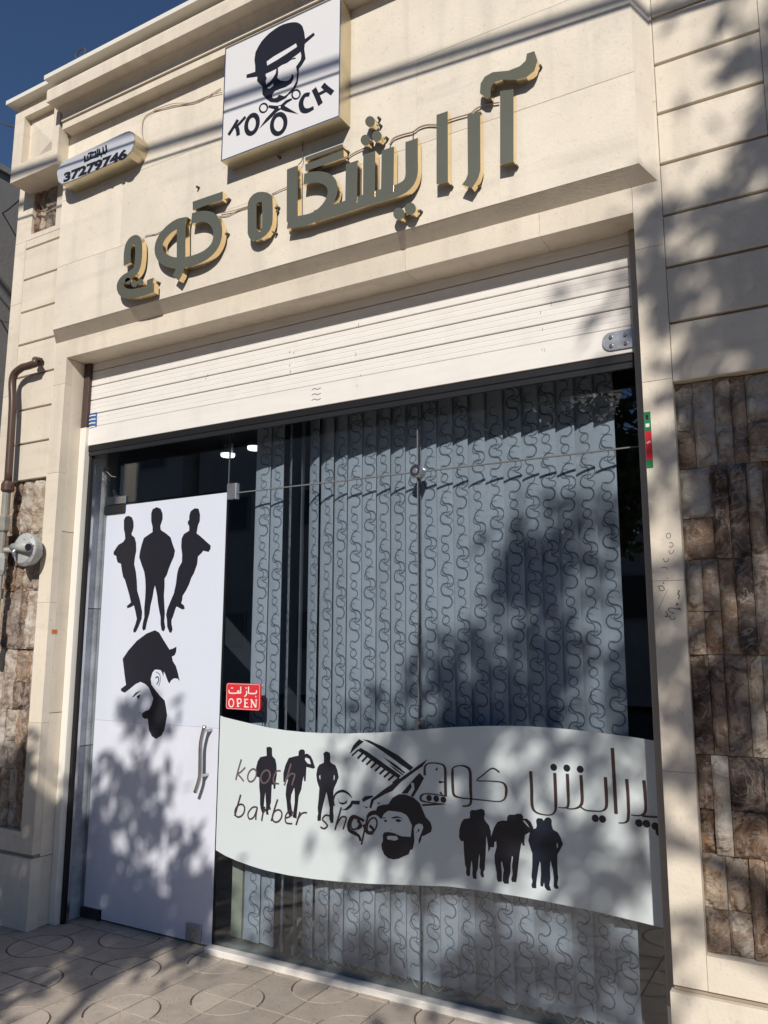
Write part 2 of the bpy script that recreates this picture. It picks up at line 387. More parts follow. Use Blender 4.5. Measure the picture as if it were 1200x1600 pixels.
for i in range(-16, 26):
    for j in range(-25, 3):
        x, y = G0[0] + i * T, G0[1] + j * T
        if y > .35: continue
        if y + T < -2.2 or x > .6 or x < -5.2:
            far.box((x + .004, y + .004, -.012), (x + T - .004, y + T - .004, 0)); continue
        o = link('paving_tile', tm[(i + j) % 2], pave, (x, y, random.uniform(-.0012, .0012)))
        o.rotation_euler = (random.uniform(-.004, .004), random.uniform(-.004, .004), 0)
tag(far.build('paving_tile_field', 'tile', pave), kind='stuff')
# pale mortar smeared in some of the grooves
gm = MB()
for (i, j) in ((0, 0), (2, 0), (1, 1), (3, 1), (1, -1), (3, -1), (4, 0), (2, -2)):
    cx, cy = G0[0] + i * T, G0[1] + j * T
    a0 = random.uniform(3.6, 4.2); a1 = a0 + random.uniform(1.3, 2.0)
    for r0, r1, za in ((.1535, .1625, -.0015),):
        k = len(gm.v); n = 24
        for q in range(n + 1):
            w = a0 + (a1 - a0) * q / n; gm.v += [(cx + r0 * math.cos(w), cy + r0 * math.sin(w), za), (cx + r1 * math.cos(w), cy + r1 * math.sin(w), za)]
        for q in range(n): gm.f.append([k + 2 * q, k + 2 * q + 1, k + 2 * q + 3, k + 2 * q + 2])
for (i, j, l) in ((2, 0, .5), (1, -1, .6), (3, -1, .45), (0, 0, .3)):
    x, y = G0[0] + i * T - .1, G0[1] + j * T
    gm.box((x, y - .003, -.0043), (x + l, y + .003, -.0015))
tag(gm.build('grout_smear', 'dust', pave), kind='stuff')

# ================================================================ the shop building
bld = thing('shop_building', 'cream stone clad shop front with carved pilasters, cornice and wide sign fascia', 'building')
BX0, BX1 = -4.58, 0.02
core = MB()
core.box((BX0 + .03, P_ + .06, 0), (XL - .03, 6, 4.9)).box((XR + .03, P_ + .06, 0), (BX1 + 2.4, 6, 4.9)).box((XL - .03, P_ + .06, ZT + .03), (XR + .03, 6, 4.9))
core.build('wall_core', 'core', bld)
def slab(name, x0, x1, z0, z1, y, parent, m='stone', th=.05, bev=.0009, gap=.0006):
    return bx(name, (x0 + gap, y + random.uniform(-.0006, .0006), z0 + gap), (x1 - gap, y + th, z1 - gap), m, parent, bev)
# ---- pilasters: bordered panel with recessed grooves, then split-face stone, then plinth
GZ_L = [4.095, 3.878, 3.654, 3.432, 3.213, 2.991, 2.770]
GZ_R = [4.315, 4.10, 3.884, 3.664, 3.442, 3.222, 3.004, 2.775]
rough_cache = []
def rough_mesh(w, h, seed, rect=False):
    nx, nz = max(4, int(w / .010)), max(6, int(h / .010)); vs, fs = [], []
    for j in range(nz + 1):
        for i in range(nx + 1):
            x = w * i / nx; z = h * j / nz
            d = noise.fractal(Vector((x * 9 + seed * 7.3, z * 9, seed)), .9, 2.0, 4) * .016 + noise.noise(Vector((x * 44, z * 34, seed * 3.1))) * .006 + noise.noise(Vector((x * 3, z * 14, seed * 1.7))) * .006
            e = min(i, nx - i, 3) / 3 * min(j, nz - j, 3) / 3
            d = d * .9 + (.010 if e < .3 else 0)
            vs.append((x, max(-.026, min(.012, d - .007 * e)), z))
    for j in range(nz):
        for i in range(nx):
            a = j * (nx + 1) + i; fs.append([a, a + 1, a + nx + 2, a + nx + 1])
    k = len(vs); vs += [(0, .05, 0), (w, .05, 0), (w, .05, h), (0, .05, h)]
    b = [i for i in range(nx + 1)]; t = [nz * (nx + 1) + i for i in range(nx + 1)]; l = [j * (nx + 1) for j in range(nz + 1)]; r = [j * (nx + 1) + nx for j in range(nz + 1)]
    fs += [b[::-1] + [k, k + 1], t + [k + 2, k + 3], l + [k + 3, k][:2], r[::-1] + [k + 1, k + 2]]
    return mesh('rough_stone_strip', vs, fs, 'rough')
def rough_panel(parent, x0, x1, zs, y, seed, wmin=.06):
    rr = random.Random(seed)
    for z0, z1 in zip(zs[:-1], zs[1:]):
        x = x0
        while x < x1 - .02:
            w = rr.choice([.05, .056, .058, .062, .075, .11]); 
            if x + w > x1 - .035: w = x1 - x
            hs = [z1 - z0] if rr.random() > .35 else [(z1 - z0) * .45, (z1 - z0) * .55]
            zz = z0
            for h in hs:
                link('rough_stone_strip', rough_mesh(w - .002, h - .002, rr.uniform(0, 99)), parent, (x + .001, y + rr.uniform(-.013, .011), zz + .001)); zz += h
            x += w
def pilaster(side, x0, x1, px0, px1, gz, ztop):
    p = link('pilaster', None, bld)
    inner = px1 if side == 'L' else px0
    yb = P_
    # frame strips beside the grooved field
    yf = .06
    zz = [0.39, 1.10, 1.78, 2.55, 3.10, 3.72, ztop]
    for a, b in zip(zz[:-1], zz[1:]):
        slab('stone_slab', x0, px0, a, b, yb, p); 
        if side == 'R' or True: slab('stone_slab', px1, x1, a, b, yb, p)
    # grooved field: one slab between grooves, 9 mm open joint above each
    zs = sorted([2.535] + gz + [ztop])
    for a, b in zip(zs[:-1], zs[1:]):
        top = b - (.011 if b != ztop else 0)
        bx('stone_slab', (px0 + .001, yb + random.uniform(0, .001), a + .0005), (px1 - .001, yb + .05, top), 'stone', p, .0025)
    bx('joint_backing', (px0, yb + .018, 2.54), (px1, yb + .056, ztop - .002), 'mortar', p)
    # bottom border of the rough panel, mitred look, and plinth
    slab('stone_slab', px0, px1, .39, .503, yb, p)
    bx('joint_backing', (px0 - .02, yb + .056, .39), (px1 + .02, yb + .07, 2.54), 'core', p)
    rough_panel(p, px0, px1, [.503, .827, 1.162, 1.511, 1.856, 2.2, 2.532], yb + .030, 11 if side == 'L' else 5)
    slab('plinth_slab', x0 - .01, x1 + (.012 if side == 'L' else 0), 0, .372, yb - .014, p, 'stone2', th=.07)
    slab('plinth_slab', x0, x1, .372, .39, yb + .012, p, 'mortar', th=.03)
    return p
pl = pilaster('L', BX0, XL, -4.47, -4.10, GZ_L, 4.15)
pr = pilaster('R', XR, BX1, -.497, -.105, GZ_R, 4.95)
for k, (a, b) in enumerate(((.39, 1.4), (1.4, 2.55), (2.55, 3.9), (3.9, 4.95))): slab('stone_slab', BX1, BX1 + 1.1, a, b, P_ + .004, pr)
slab('plinth_slab', BX1, BX1 + 1.1, 0, .372, P_ - .01, pr, 'stone2')
# side wall of the building towards the neighbour
for a, b in ((0, 1.2), (1.2, 2.4), (2.4, 3.6), (3.6, 4.9)): bx('side_slab', (BX0 - .004, P_ + .052, a + .002), (BX0 + .028, 4, b - .002), 'stone', bld)
# small split-face cavity on top of the left pilaster
for a, b in ((BX0, -4.43), (-4.19, XL)): slab('stone_slab', a, b, 4.15, 4.56, P_, pl)
slab('stone_slab', -4.43, -4.19, 4.15, 4.185, P_, pl)
rough_panel(pl, -4.43, -4.19, [4.187, 4.53], P_ + .026, 31)
bx('joint_backing', (-4.45, P_ + .057, 4.16), (-4.15, P_ + .066, 4.56), 'core', pl)

# ---- frame around the opening: lintel face, soffit, jambs
lin = link('lintel', None, bld)
xs = [XL, -3.3, -2.45, -1.65, -1.0, XR]
for a, b in zip(xs[:-1], xs[1:]):
    slab('stone_slab', a, b, ZT, 3.60, P_, lin)
    bx('soffit_slab', (a + .001, P_ + .05, ZT + .001), (b - .001, .02, ZT + .03), 'stone', lin)
for a, b in ((0, .37), (.372, 1.15), (1.152, 2.2), (2.202, ZT)):
    bx('jamb_slab', (XL - .03, P_ + .051, a + .001), (XL, -.13, b - .001), 'stone', pl)
    bx('jamb_slab', (XR, P_ + .051, a + .001), (XR + .03, .0, b - .001), 'stone', pr)
# ---- sign fascia: 7 cm proud, edges chamfered back to the wall
fas = link('fascia', None, bld)
fx0, fx1, fz0, fz1 = -4.045, -.562, 3.425, 4.72
rows = [fz0, 3.83, 4.27, fz1]
cols = [[fx0, -3.05, -2.0, -1.15, fx1], [fx0, -3.5, -2.5, -1.55, fx1], [fx0, -2.95, -1.9, -1.05, fx1]]
for (a, b), cs in zip(zip(rows[:-1], rows[1:]), cols):
    for c, d_ in zip(cs[:-1], cs[1:]):
        bx('fascia_slab', (c + .0007, F_ + random.uniform(-.0003, .0003), a + .0007), (d_ - .0007, F_ + .03, b - .0007), 'stone2', fas, .0007)
ch = MB()       # chamfers: underside and both ends
y0, y1 = F_ + .002, P_ - .001; e = .052; m_ = .001
q = [(fx0 + m_, y0, fz0), (fx1 - m_, y0, fz0), (fx1 + e, y1, fz0 - e), (fx0 - e, y1, fz0 - e), (fx0 - e, y1, 4.95), (fx1 + e, y1, 4.95), (fx0 + m_, y0, 4.95), (fx1 - m_, y0, 4.95)]
ch.add(q, [(0, 1, 2, 3), (1, 7, 5, 2), (0, 3, 4, 6), (6, 4, 5, 7), (3, 2, 5, 4), (0, 6, 7, 1)])
chf = ch.build('fascia_edge', 'stone2', fas)
# ---- cornice over the fascia: band, cove, band, top slab
def extr(name, prof, xa, xb, m, parent, inset=0):
    n = len(prof); vs = [(xa + (k * 0), y, z) for k, (y, z) in enumerate(prof)] + [(xb, y, z) for y, z in prof]
    fs = [[i, (i + 1) % n, n + (i + 1) % n, n + i] for i in range(n)] + [list(range(n))[::-1], list(range(n, 2 * n))]
    return MB().add(vs, fs).build(name, m, parent)
cor = link('cornice', None, bld)
zb = on_y(91.9, 205.3, B_).z
cut = [-3.985, -3.2, -2.45, -1.7, -.9, -.45]
arc = lambda cy, cz, r, a0, a1, n=6: [(cy + r * math.cos(a0 + (a1 - a0) * i / n), cz + r * math.sin(a0 + (a1 - a0) * i / n)) for i in range(n + 1)]
for a, b in zip(cut[:-1], cut[1:]):
    a_, b_ = a + .0003, b - .0003
    extr('lower_band', [(B_, zb), (B_, zb + .048), (-.2, zb + .048), (-.2, zb)], a_, b_, 'stone', cor)
    z1 = zb + .049
    extr('cove_moulding', [(B_ - .012, z1)] + [(B_ - .02 + .018 * math.sin(t * 3.1), z1 + .01 + .055 * t) for t in (.2, .5, .8)] + [(B_ - .04, z1 + .075), (-.2, z1 + .075), (-.2, z1)], a_ - .005 * 0, b_, 'stone', cor)
    z2 = z1 + .076
    extr('upper_band', [(-.56, z2), (-.562, z2 + .07)] + [(-.562 + .035 * (1 - math.cos(t)), z2 + .07 + .03 * math.sin(t)) for t in (.5, 1.0, 1.5)] + [(-.2, z2 + .102), (-.2, z2)], a_ - (.02 if a == cut[0] else 0), b_, 'stone', cor)
    z3 = z2 + .103
    extr('neck_course', [(-.505, z3), (-.505, z3 + .03), (-.2, z3 + .03), (-.2, z3)], a_ - (.01 if a == cut[0] else 0), b_, 'stone', cor)
z4 = z3 + .031
for a, b in ((-4.005, -2.6), (-2.6, -1.2), (-1.2, .5)):
    bx('coping_slab', (a + .001, -.59, z4), (b - .001, .1, z4 + .028), 'white', cor)
# ---- capital of the left pilaster, with a sunk four-sided pyramid
cap = link('capital', None, pl) if False else link('capital', None, bld)
cz0 = on_y(15.8, 286.6, B_).z; czt = on_y(25.4, 179, B_).z; cxl = on_y(15.8, 286.6, B_).x; cxr = on_y(88.5, 254.3, B_).x
cb = MB(); i0x, i1x, i0z, i1z = cxl + .095, cxr - .06, cz0 + .11, czt - .05
ax, az = i0x + (i1x - i0x) * .93, i0z + (i1z - i0z) * .22; dp = .05
O = [(cxl, cz0), (cxr, cz0), (cxr, czt), (cxl, czt)]; I = [(i0x, i0z), (i1x, i0z), (i1x, i1z), (i0x, i1z)]
vs = [(a, B_, b) for a, b in O] + [(a, B_, b) for a, b in I] + [(a, B_ + dp, b) for a, b in I] + [(ax, B_ + .008, az)] + [(a, -.2, b) for a, b in O]
fs = []
for i in range(4):
    j = (i + 1) % 4
    fs += [[i, j, 4 + j, 4 + i], [4 + i, 4 + j, 8 + j, 8 + i], [8 + i, 8 + j, 12], [13 + i, 13 + j, j, i]]
fs.append([16, 15, 14, 13])
cb.add(vs, fs).build('capital_block', 'stone', cap)
bx('neck_course', (cxl + .015, B_ + .015, czt + .001), (cxr + .02, -.2, czt + .06), 'stone', cap)
sl_l, sl_r = on_y(9.6, 158, B_ - .05), on_y(88.4, 110.8, B_ - .05)
bx('coping_slab', (sl_l.x, B_ - .05, sl_l.z - .028), (sl_r.x, 1.5, sl_l.z), 'white', cap)
bx('roof_slab', (BX0 + .04, -.19, 4.9), (BX1 + 2.4, 6, 4.93), 'core', bld)
bx('parapet_back', (BX0 + .05, -.18, 4.93), (cxr, 0.1, sl_l.z - .03), 'stone', cap)

# ---------------------------------------------------------------- interior behind the glass
room = tag(link('shop_interior', None), 'dark shop interior seen through the window', 'room')
room['kind'] = 'structure'
bx('back_wall', (-4.6, 3.4, 0), (-.3, 3.5, 3.3), 'interior', room)
bx('side_wall', (-4.01, .035, 0), (-3.97, 3.4, 2.86), 'interior', room)
bx('side_wall', (-.42, .02, 0), (-.32, 3.4, 3.3), 'interior', room)
bx('room_ceiling', (-4.6, .02, 2.86), (-.3, 3.4, 2.95), 'ceil', room)
bx('room_floor', (-4.6, .0, -.004), (-.3, 3.4, .006), 'floor_in', room)
bx('inner_ledge', (-2.9, .02, .006), (-.42, .2, .03), 'floor_in', room)
bx('wall_end', (-2.98, .36, 0), (-2.86, .46, 2.86), 'interior', room)
bx('cream_post', (-2.93, .13, .031), (-2.86, .16, .62), 'creampost', room)
for (lx, ly) in ((356, 710), (398, 699)):
    q = ray(lx, ly); v = EYE + q * ((2.80 - EYE.z) / q.z)
    lt = tag(link('ceiling_downlight', None), None)
    lt['label'] = 'lit ceiling spotlight %s' % ('lower left of the two seen above the door' if lx < 380 else 'just left of the blinds, upper right of two'); lt['category'] = 'ceiling light'; lt['group'] = 'spotlights in the shop ceiling'
    ring = MB(); ring.tube([(v.x, v.y, 2.86), (v.x, v.y, 2.80)], [.07, .062], 20).build('trim_ring', 'steel', lt)
    MB().tube([(v.x, v.y, 2.7995), (v.x, v.y, 2.785)], [.048, .045], 20).build('lamp_lens', 'lamp', lt)

# marble-lined return beside the door
mr = link('marble_return', None, bld)
for a, b in ((0, .95), (.952, 1.75), (1.752, 2.78)):
    bx('marble_slab', (XL - .02, -.105, a + .002), (-3.935, .012, b - .001), 'marble', mr)
    bx('marble_slab', (-3.96, .0125, a + .002), (-3.915, .03, min(b, 2.33) - .001), 'marblelight', mr)

# ================================================================ roller shutter
sh = thing('roller_shutter', 'white ribbed roller shutter rolled up half way above the shop window', 'shutter')
YS = -.14; sx0, sx1 = -3.957, -.655
for zt, zbm in ((3.29, 3.214), (3.209, 3.118), (3.112, 3.029), (3.023, 2.940), (2.934, 2.856)):
    prof = [(YS + .01, zbm)]
    n = 3
    for i in range(n):
        za = zbm + (zt - zbm) * i / n; zc = zbm + (zt - zbm) * (i + 1) / n
        prof += [(YS + .0001, za + .0004), (YS - .0012, za + .003), (YS - .0012, zc - .003), (YS + .0001, zc - .0004)]
    prof += [(YS + .01, zt)]
    extr('shutter_slat', prof, sx0, sx1, 'shutter', sh)
extr('shutter_back', [(YS + .0115, 2.70), (YS + .0115, 3.29), (YS + .016, 3.29), (YS + .016, 2.70)], sx0, sx1, 'dark', sh)
bx('bottom_bar', (sx0, YS - .004, 2.738), (sx1, YS + .0105, 2.853), 'shutter', sh, .002)
bx('bottom_seal', (sx0, YS - .0, 2.70), (sx1, YS + .030, 2.7365), 'black', sh, .004)
bx('bottom_seal', (sx0, YS + .005, 2.675), (sx1, YS + .022, 2.699), 'dark', sh)
# guide rails
bx('guide_rail', (XL + .001, -.168, 0), (XL + .053, -.13, 2.85), 'white', sh, .003)
bx('guide_rail', (XL + .001, -.166, 2.852), (XL + .05, -.13, ZT - .001), 'brownrail', sh, .002)
bx('guide_slot', (XL + .001, -.129, 0), (XL + .075, -.106, 2.69), 'black', sh)
bx('guide_lip', (XL + .076, -.112, 0), (XL + .083, -.095, 2.66), 'steel', sh)
bx('guide_rail', (XR - .051, -.168, .27), (XR - .001, -.13, ZT - .002), 'railshade', sh, .003)  # coloured darker than the white foot to look shaded by the jamb
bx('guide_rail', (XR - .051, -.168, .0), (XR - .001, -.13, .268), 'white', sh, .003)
bx('guide_slot', (XR - .05, -.129, 0), (XR - .003, -.106, 2.69), 'black', sh)
# lock plate with four bolts
pa = on_y(942, 532, YS - .006); 
pz = 2.795; pxl = pa.x
pts = [(-.652, pz - .038), (-.652, pz + .042)] + [(pxl + .035 + .038 * math.cos(w) , pz + .002 + .04 * math.sin(w)) for w in [math.pi / 2 + i * math.pi / 10 for i in range(11)]]
lk = MB().prism(pts, YS - .011, YS - .0045).build('lock_plate', 'galv', sh)
for dx, dz in ((.035, .02), (.035, -.018), (.095, .02), (.095, -.018)):
    MB().tube([(pxl + dx, YS - .011, pz + dz), (pxl + dx, YS - .017, pz + dz), (pxl + dx, YS - .019, pz + dz)], [.0085, .0075, .004], 10).build('bolt', 'steel', lk)
# peeling blue sticker with rows of print
q = W([(137, 647), (151, 644), (150.5, 667), (137, 670)], YS - .006)
st = MB().prism(q, YS - .0052, YS - .0045).build('phone_sticker', 'blueSticker', sh)
for k in range(4):
    a = [(q[0][0] + .008 + .006 * (k % 2), q[0][1] - .018 - k * .024), (q[1][0] - .006, q[1][1] - .018 - k * .024)]
    mb = MB(); add_stroke(mb, [a[0], ((a[0][0] + a[1][0]) / 2, a[0][1] + .004), a[1]], .007, YS - .0058, YS - .0052); mb.build('print_line', 'paper', st)
# faint round stamp on the bottom bar and scratches on the slats
mb = MB()
c = on_y(494, 617, YS - .005)
for k in range(3): add_stroke(mb, smooth_path([(c.x - .028, c.z + .03 - k * .028), (c.x - .01, c.z + .036 - k * .028), (c.x + .008, c.z + .028 - k * .028), (c.x + .028, c.z + .034 - k * .028)], 3), .004, YS - .0046, YS - .004)
for k in range(16):
    x = random.choice([-1.02, -1.05, -2.0, -2.42, -2.4, -3.0]) + random.uniform(-.02, .02); z = random.uniform(2.78, 3.15)
    add_stroke(mb, [(x, z), (x + .002, z + random.uniform(.008, .02))], .0022, YS - .0048, YS - .0041)
tag(mb.build('scratch_mark', 'galv', sh), kind='stuff')

# ================================================================ fixed glazing
gz = thing('shop_window', 'frameless shop window of large clear glass panes beside the film covered door', 'window')
XS = -1.745; ZJ = 2.372; DX0, DX1 = -3.905, -2.937; TH = .008
def pane(name, x0, x1, z0, z1, parent, m='glass'): return bx(name, (x0, 0, z0), (x1, TH, z1), m, parent)
pane('glass_pane', DX1 + .006, XS - .003, .03, ZJ - .003, gz); pane('glass_pane', XS + .003, XR - .0, .03, ZJ - .003, gz)
pane('glass_pane', -3.94, DX1, ZJ + .02, 3.2, gz); pane('glass_pane', DX1 + .004, XS - .003, ZJ + .003, 3.2, gz); pane('glass_pane', XS + .003, XR, ZJ + .003, 3.2, gz)
pane('glass_pane', -3.94, -3.912, .01, ZJ + .018, gz)
for a, b in (((DX1, ZJ - .003), (XR, ZJ + .003)), ((XS - .003, .03), (XS + .003, 3.2)), ((DX1 - .0, ZJ + .02), (DX1 + .004, 3.2))):
    bx('silicone_seam', (a[0], -.001, a[1]), (b[0], TH + .001, b[1]), 'grimeline', gz)
bx('pane_edge', (DX1 + .001, -.001, .03), (DX1 + .006, TH + .002, ZJ), 'black', gz)
sp = MB().tube([(XS, -.028, ZJ), (XS, -.022, ZJ), (XS, -.004, ZJ), (XS, .03, ZJ)], [.026, .032, .032, .03], 24).build('glass_connector', 'steel', gz)
MB().tube([(XS, -.0285, ZJ), (XS, -.032, ZJ)], [.014, .010], 16).build('bolt', 'galv', sp)
MB().tube([(XS, -.02, 1.19), (XS, .0, 1.19), (XS, .03, 1.19)], [.014, .018, .018], 16).build('bolt', 'steel', gz)
bx('patch_fitting', (DX1 - .0, -.012, ZJ - .035), (DX1 + .065, .018, ZJ + .055), 'galv', gz, .003)
bx('patch_fitting', (-3.90, -.012, ZJ + .012), (-3.735, .018, ZJ + .062), 'steel', gz, .003)
bx('window_sill', (DX1 - .01, -.055, -.012), (XR, -.0, .028), 'sill', gz, .004)
# blue-white wave shaped film across the lower glass
TOP = [(342, 1118), (350, 1120.5), (366, 1124.5), (385, 1129), (415, 1136), (445, 1141), (475, 1144), (505, 1145.5), (545, 1146), (580, 1145), (610, 1143.5), (640, 1141.5), (675, 1138.5), (710, 1136), (755, 1134.3), (797, 1134), (832, 1135.2), (867, 1137.5), (900, 1140.5), (937, 1145), (965, 1148.5), (990, 1152), (1023, 1157.5), (1046, 1162)]
BOT = [(336, 1328), (352, 1337), (370, 1345), (392, 1353), (415, 1360), (450, 1367.5), (490, 1373.5), (535, 1378), (580, 1381), (640, 1383), (700, 1385), (740, 1390), (780, 1396), (815, 1401.5), (850, 1408), (885, 1415), (920, 1422), (955, 1430), (990, 1438.5), (1037, 1450), (1058, 1456)]
def wmin(l): return [(max(a, DX1 + .001), b) for a, b in l]
film = MB().prism(wmin(W(TOP, -.0015)) + wmin(W(BOT[::-1], -.0015)), -.0015, -.0005).build('wave_film', 'wave', gz)
YF = -.0022
def decal(name, outer, m, parent, y=YF, holes=(), sm=0, th=.0005):
    o = W(outer, y); h = [W(i, y) for i in holes]
    if sm: o = smooth_path(o, sm, True); h = [smooth_path(i, sm, True) for i in h]
    return MB().prism(o, y, y + th, h).build(name, m, parent)
def decal_strokes(name, strokes, m, parent, y=YF, sm=4, th=.0005, closed=()):
    """strokes: (points in photo px, width in px)"""
    for k, (pts, w) in enumerate(strokes):
        mb = MB()
        wp = W(pts, y - k * .00002); cl = k in closed
        if sm and len(wp) > 2: wp = smooth_path(wp, sm, cl)
        if isinstance(w, (list, tuple)):
            ww = [px_to_w(pts, q_, y) for q_ in w]; n = len(wp)
            ww = [ww[min(len(ww) - 1, int(i / max(1, n - 1) * (len(ww) - 1)))] * (1 - (i / max(1, n - 1) * (len(ww) - 1)) % 1) + ww[min(len(ww) - 1, int(i / max(1, n - 1) * (len(ww) - 1)) + 1)] * ((i / max(1, n - 1) * (len(ww) - 1)) % 1) for i in range(n)]
        else: ww = px_to_w(pts, w, y)
        add_stroke(mb, wp, ww, y - k * .00002, y + th, cl)
        mb.build(name, m, parent)
# --- three standing men at the left of the wave film
a_ = lambda pts: Z(350, 1150, 4.8, pts)
men = [
 ([(318, 85), (345, 80), (360, 92), (360, 130), (362, 150), (385, 175), (393, 215), (396, 290), (388, 340), (385, 395), (372, 398), (370, 365), (358, 365), (355, 430), (352, 500), (345, 520), (350, 545), (330, 560), (335, 590), (318, 590), (312, 560), (316, 520), (312, 470), (310, 420), (303, 470), (298, 530), (305, 570), (285, 575), (275, 545), (270, 510), (270, 440), (264, 380), (264, 310), (242, 305), (240, 240), (252, 190), (272, 158), (320, 148)]),
 ([(560, 115), (575, 100), (600, 102), (608, 120), (606, 135), (625, 132), (650, 150), (665, 180), (683, 238), (670, 245), (618, 232), (615, 290), (612, 340), (600, 338), (598, 300), (588, 340), (580, 400), (560, 450), (552, 530), (545, 590), (545, 620), (515, 610), (520, 570), (530, 500), (530, 430), (527, 385), (505, 440), (500, 490), (510, 560), (515, 600), (488, 600), (475, 560), (470, 500), (462, 440), (468, 370), (480, 330), (470, 310), (462, 345), (445, 345), (445, 280), (460, 220), (485, 165), (530, 152), (558, 148)]),
 ([(745, 130), (765, 115), (793, 125), (797, 160), (795, 185), (800, 200), (835, 220), (850, 255), (860, 310), (845, 350), (825, 392), (820, 420), (822, 500), (818, 560), (822, 600), (820, 650), (800, 655), (790, 620), (792, 540), (780, 470), (768, 420), (755, 470), (740, 530), (730, 580), (726, 635), (702, 638), (700, 610), (706, 580), (702, 540), (710, 470), (715, 390), (698, 340), (692, 290), (700, 240), (715, 215), (748, 200), (750, 170)])]
men_holes = [(), ([(612, 160), (640, 172), (652, 212), (626, 205), (606, 178)],), ([(722, 290), (722, 330), (716, 318), (714, 300)], [(824, 290), (830, 300), (828, 325), (822, 335)])]
for pts, hs in zip(men, men_holes): decal('man_silhouette', a_(pts), 'ink', film, YF, [a_(h) for h in hs])
# --- the three pairs of men at the right
b_ = lambda pts: Z(700, 1250, 6.0, pts)
grp = [
 ([(205, 115), (215, 95), (265, 95), (285, 88), (315, 83), (340, 95), (346, 130), (338, 165), (345, 190), (385, 240), (400, 290), (405, 380), (395, 460), (375, 488), (376, 440), (368, 380), (358, 335), (355, 430), (352, 520), (345, 600), (345, 650), (332, 675), (338, 722), (318, 728), (303, 700), (305, 660), (295, 620), (298, 540), (294, 500), (285, 570), (280, 640), (265, 690), (268, 740), (235, 738), (228, 700), (230, 640), (222, 560), (215, 600), (208, 650), (205, 712), (178, 712), (168, 680), (172, 640), (160, 610), (150, 500), (145, 385), (120, 385), (103, 350), (105, 280), (125, 210), (150, 178), (205, 170)], 'ink'),
 ([(555, 160), (570, 138), (625, 138), (640, 130), (680, 128), (703, 150), (705, 175), (740, 175), (775, 205), (800, 260), (790, 300), (755, 308), (720, 330), (715, 400), (720, 428), (700, 425), (693, 398), (685, 420), (672, 500), (660, 600), (650, 700), (640, 770), (600, 768), (592, 745), (605, 700), (600, 620), (608, 540), (600, 520), (588, 600), (585, 680), (570, 740), (570, 785), (530, 785), (512, 760), (515, 700), (525, 660), (505, 570), (495, 590), (505, 690), (505, 765), (470, 768), (458, 740), (455, 680), (440, 600), (435, 520), (455, 440), (452, 385), (435, 395), (430, 445), (395, 440), (405, 340), (430, 260), (465, 205), (510, 193), (552, 195)], 'ink'),
 ([(825, 190), (840, 170), (880, 172), (898, 195), (905, 180), (925, 163), (955, 165), (972, 190), (972, 235), (985, 278), (1030, 305), (1055, 350), (1078, 415), (1050, 470), (1025, 510), (1025, 620), (1030, 700), (1035, 725), (1025, 790), (1040, 830), (1010, 835), (990, 812), (992, 740), (985, 660), (960, 565), (955, 640), (960, 735), (950, 800), (968, 850), (930, 848), (905, 815), (900, 770), (892, 812), (868, 808), (865, 780), (872, 690), (868, 600), (860, 570), (845, 650), (835, 720), (828, 780), (828, 828), (790, 825), (782, 800), (792, 760), (782, 720), (790, 620), (790, 500), (770, 440), (752, 380), (765, 310), (800, 270), (825, 265), (832, 240)], 'inkblue')]
for pts, m in grp:
    hs = [b_([(1022, 395), (1032, 420), (1028, 455), (1018, 440)])] if m == 'inkblue' else ([b_([(700, 195), (735, 235), (765, 262), (745, 225), (715, 190)])] if pts[0][0] == 555 else [])
    decal('men_silhouette', b_(pts), m, film, YF, hs)
# --- comb, razor, scissors, bearded head with hat
c_ = lambda pts: Z(500, 1140, 6.0, pts)
comb = [([(278, 228), (310, 150), (365, 90), (410, 112), (340, 170), (285, 225)]), ([(400, 92), (460, 100), (590, 160), (730, 240), (875, 355), (845, 388), (760, 330), (610, 220), (500, 145)]),
        ([(350, 195), (380, 172), (440, 205), (560, 290), (680, 375), (760, 432), (735, 458), (620, 385), (500, 300), (400, 225)]),
        ([(590, 255), (700, 320), (800, 402), (790, 412), (690, 345)]), ([(640, 320), (700, 358), (782, 420), (775, 430), (700, 375)])]
for k, p in enumerate(comb): decal('comb_print', c_(p), 'ink', film, YF - k * .00003)
decal_strokes('comb_tooth', [(c_([(360, 190), (298, 245)]), 2.6)] + [(c_([(405 + 42 * k, 215 + 30 * k), (352 + 41 * k, 272 + 29 * k)]), 3.2) for k in range(9)], 'ink', film, YF - .0002, 0)
for k, p in enumerate([
    [(1010, 275), (960, 345), (880, 400), (760, 490), (680, 575), (600, 610), (505, 665), (480, 740), (462, 730), (480, 655), (600, 560), (720, 480), (860, 380)],
    [(760, 600), (830, 520), (900, 440), (935, 408), (975, 455), (930, 540), (875, 630), (850, 625), (885, 560), (880, 500), (850, 500), (860, 540), (820, 600)],
    [(420, 625), (490, 618), (500, 630), (440, 660), (405, 680), (392, 655)],
    [(955, 700), (1130, 690), (1190, 700), (1100, 708), (960, 718)],
    [(295, 665), (375, 668), (368, 705), (310, 700), (290, 730), (255, 755), (200, 755), (240, 738), (280, 700)],
    [(165, 640), (180, 680), (225, 685), (255, 660), (250, 690), (215, 705), (180, 692)],
    [(395, 715), (450, 728), (440, 738)], [(535, 685), (565, 688), (545, 702)]]):
    decal('scissors_print', c_(p), 'ink', film, YF - .0001 - k * .00003)
decal_strokes('scissors_ring', [(c_([(135, 715), (125, 660), (150, 600), (210, 575), (265, 600), (298, 640)]), [2, 2.5, 3, 4, 3, 1])], 'ink', film, YF - .0003)
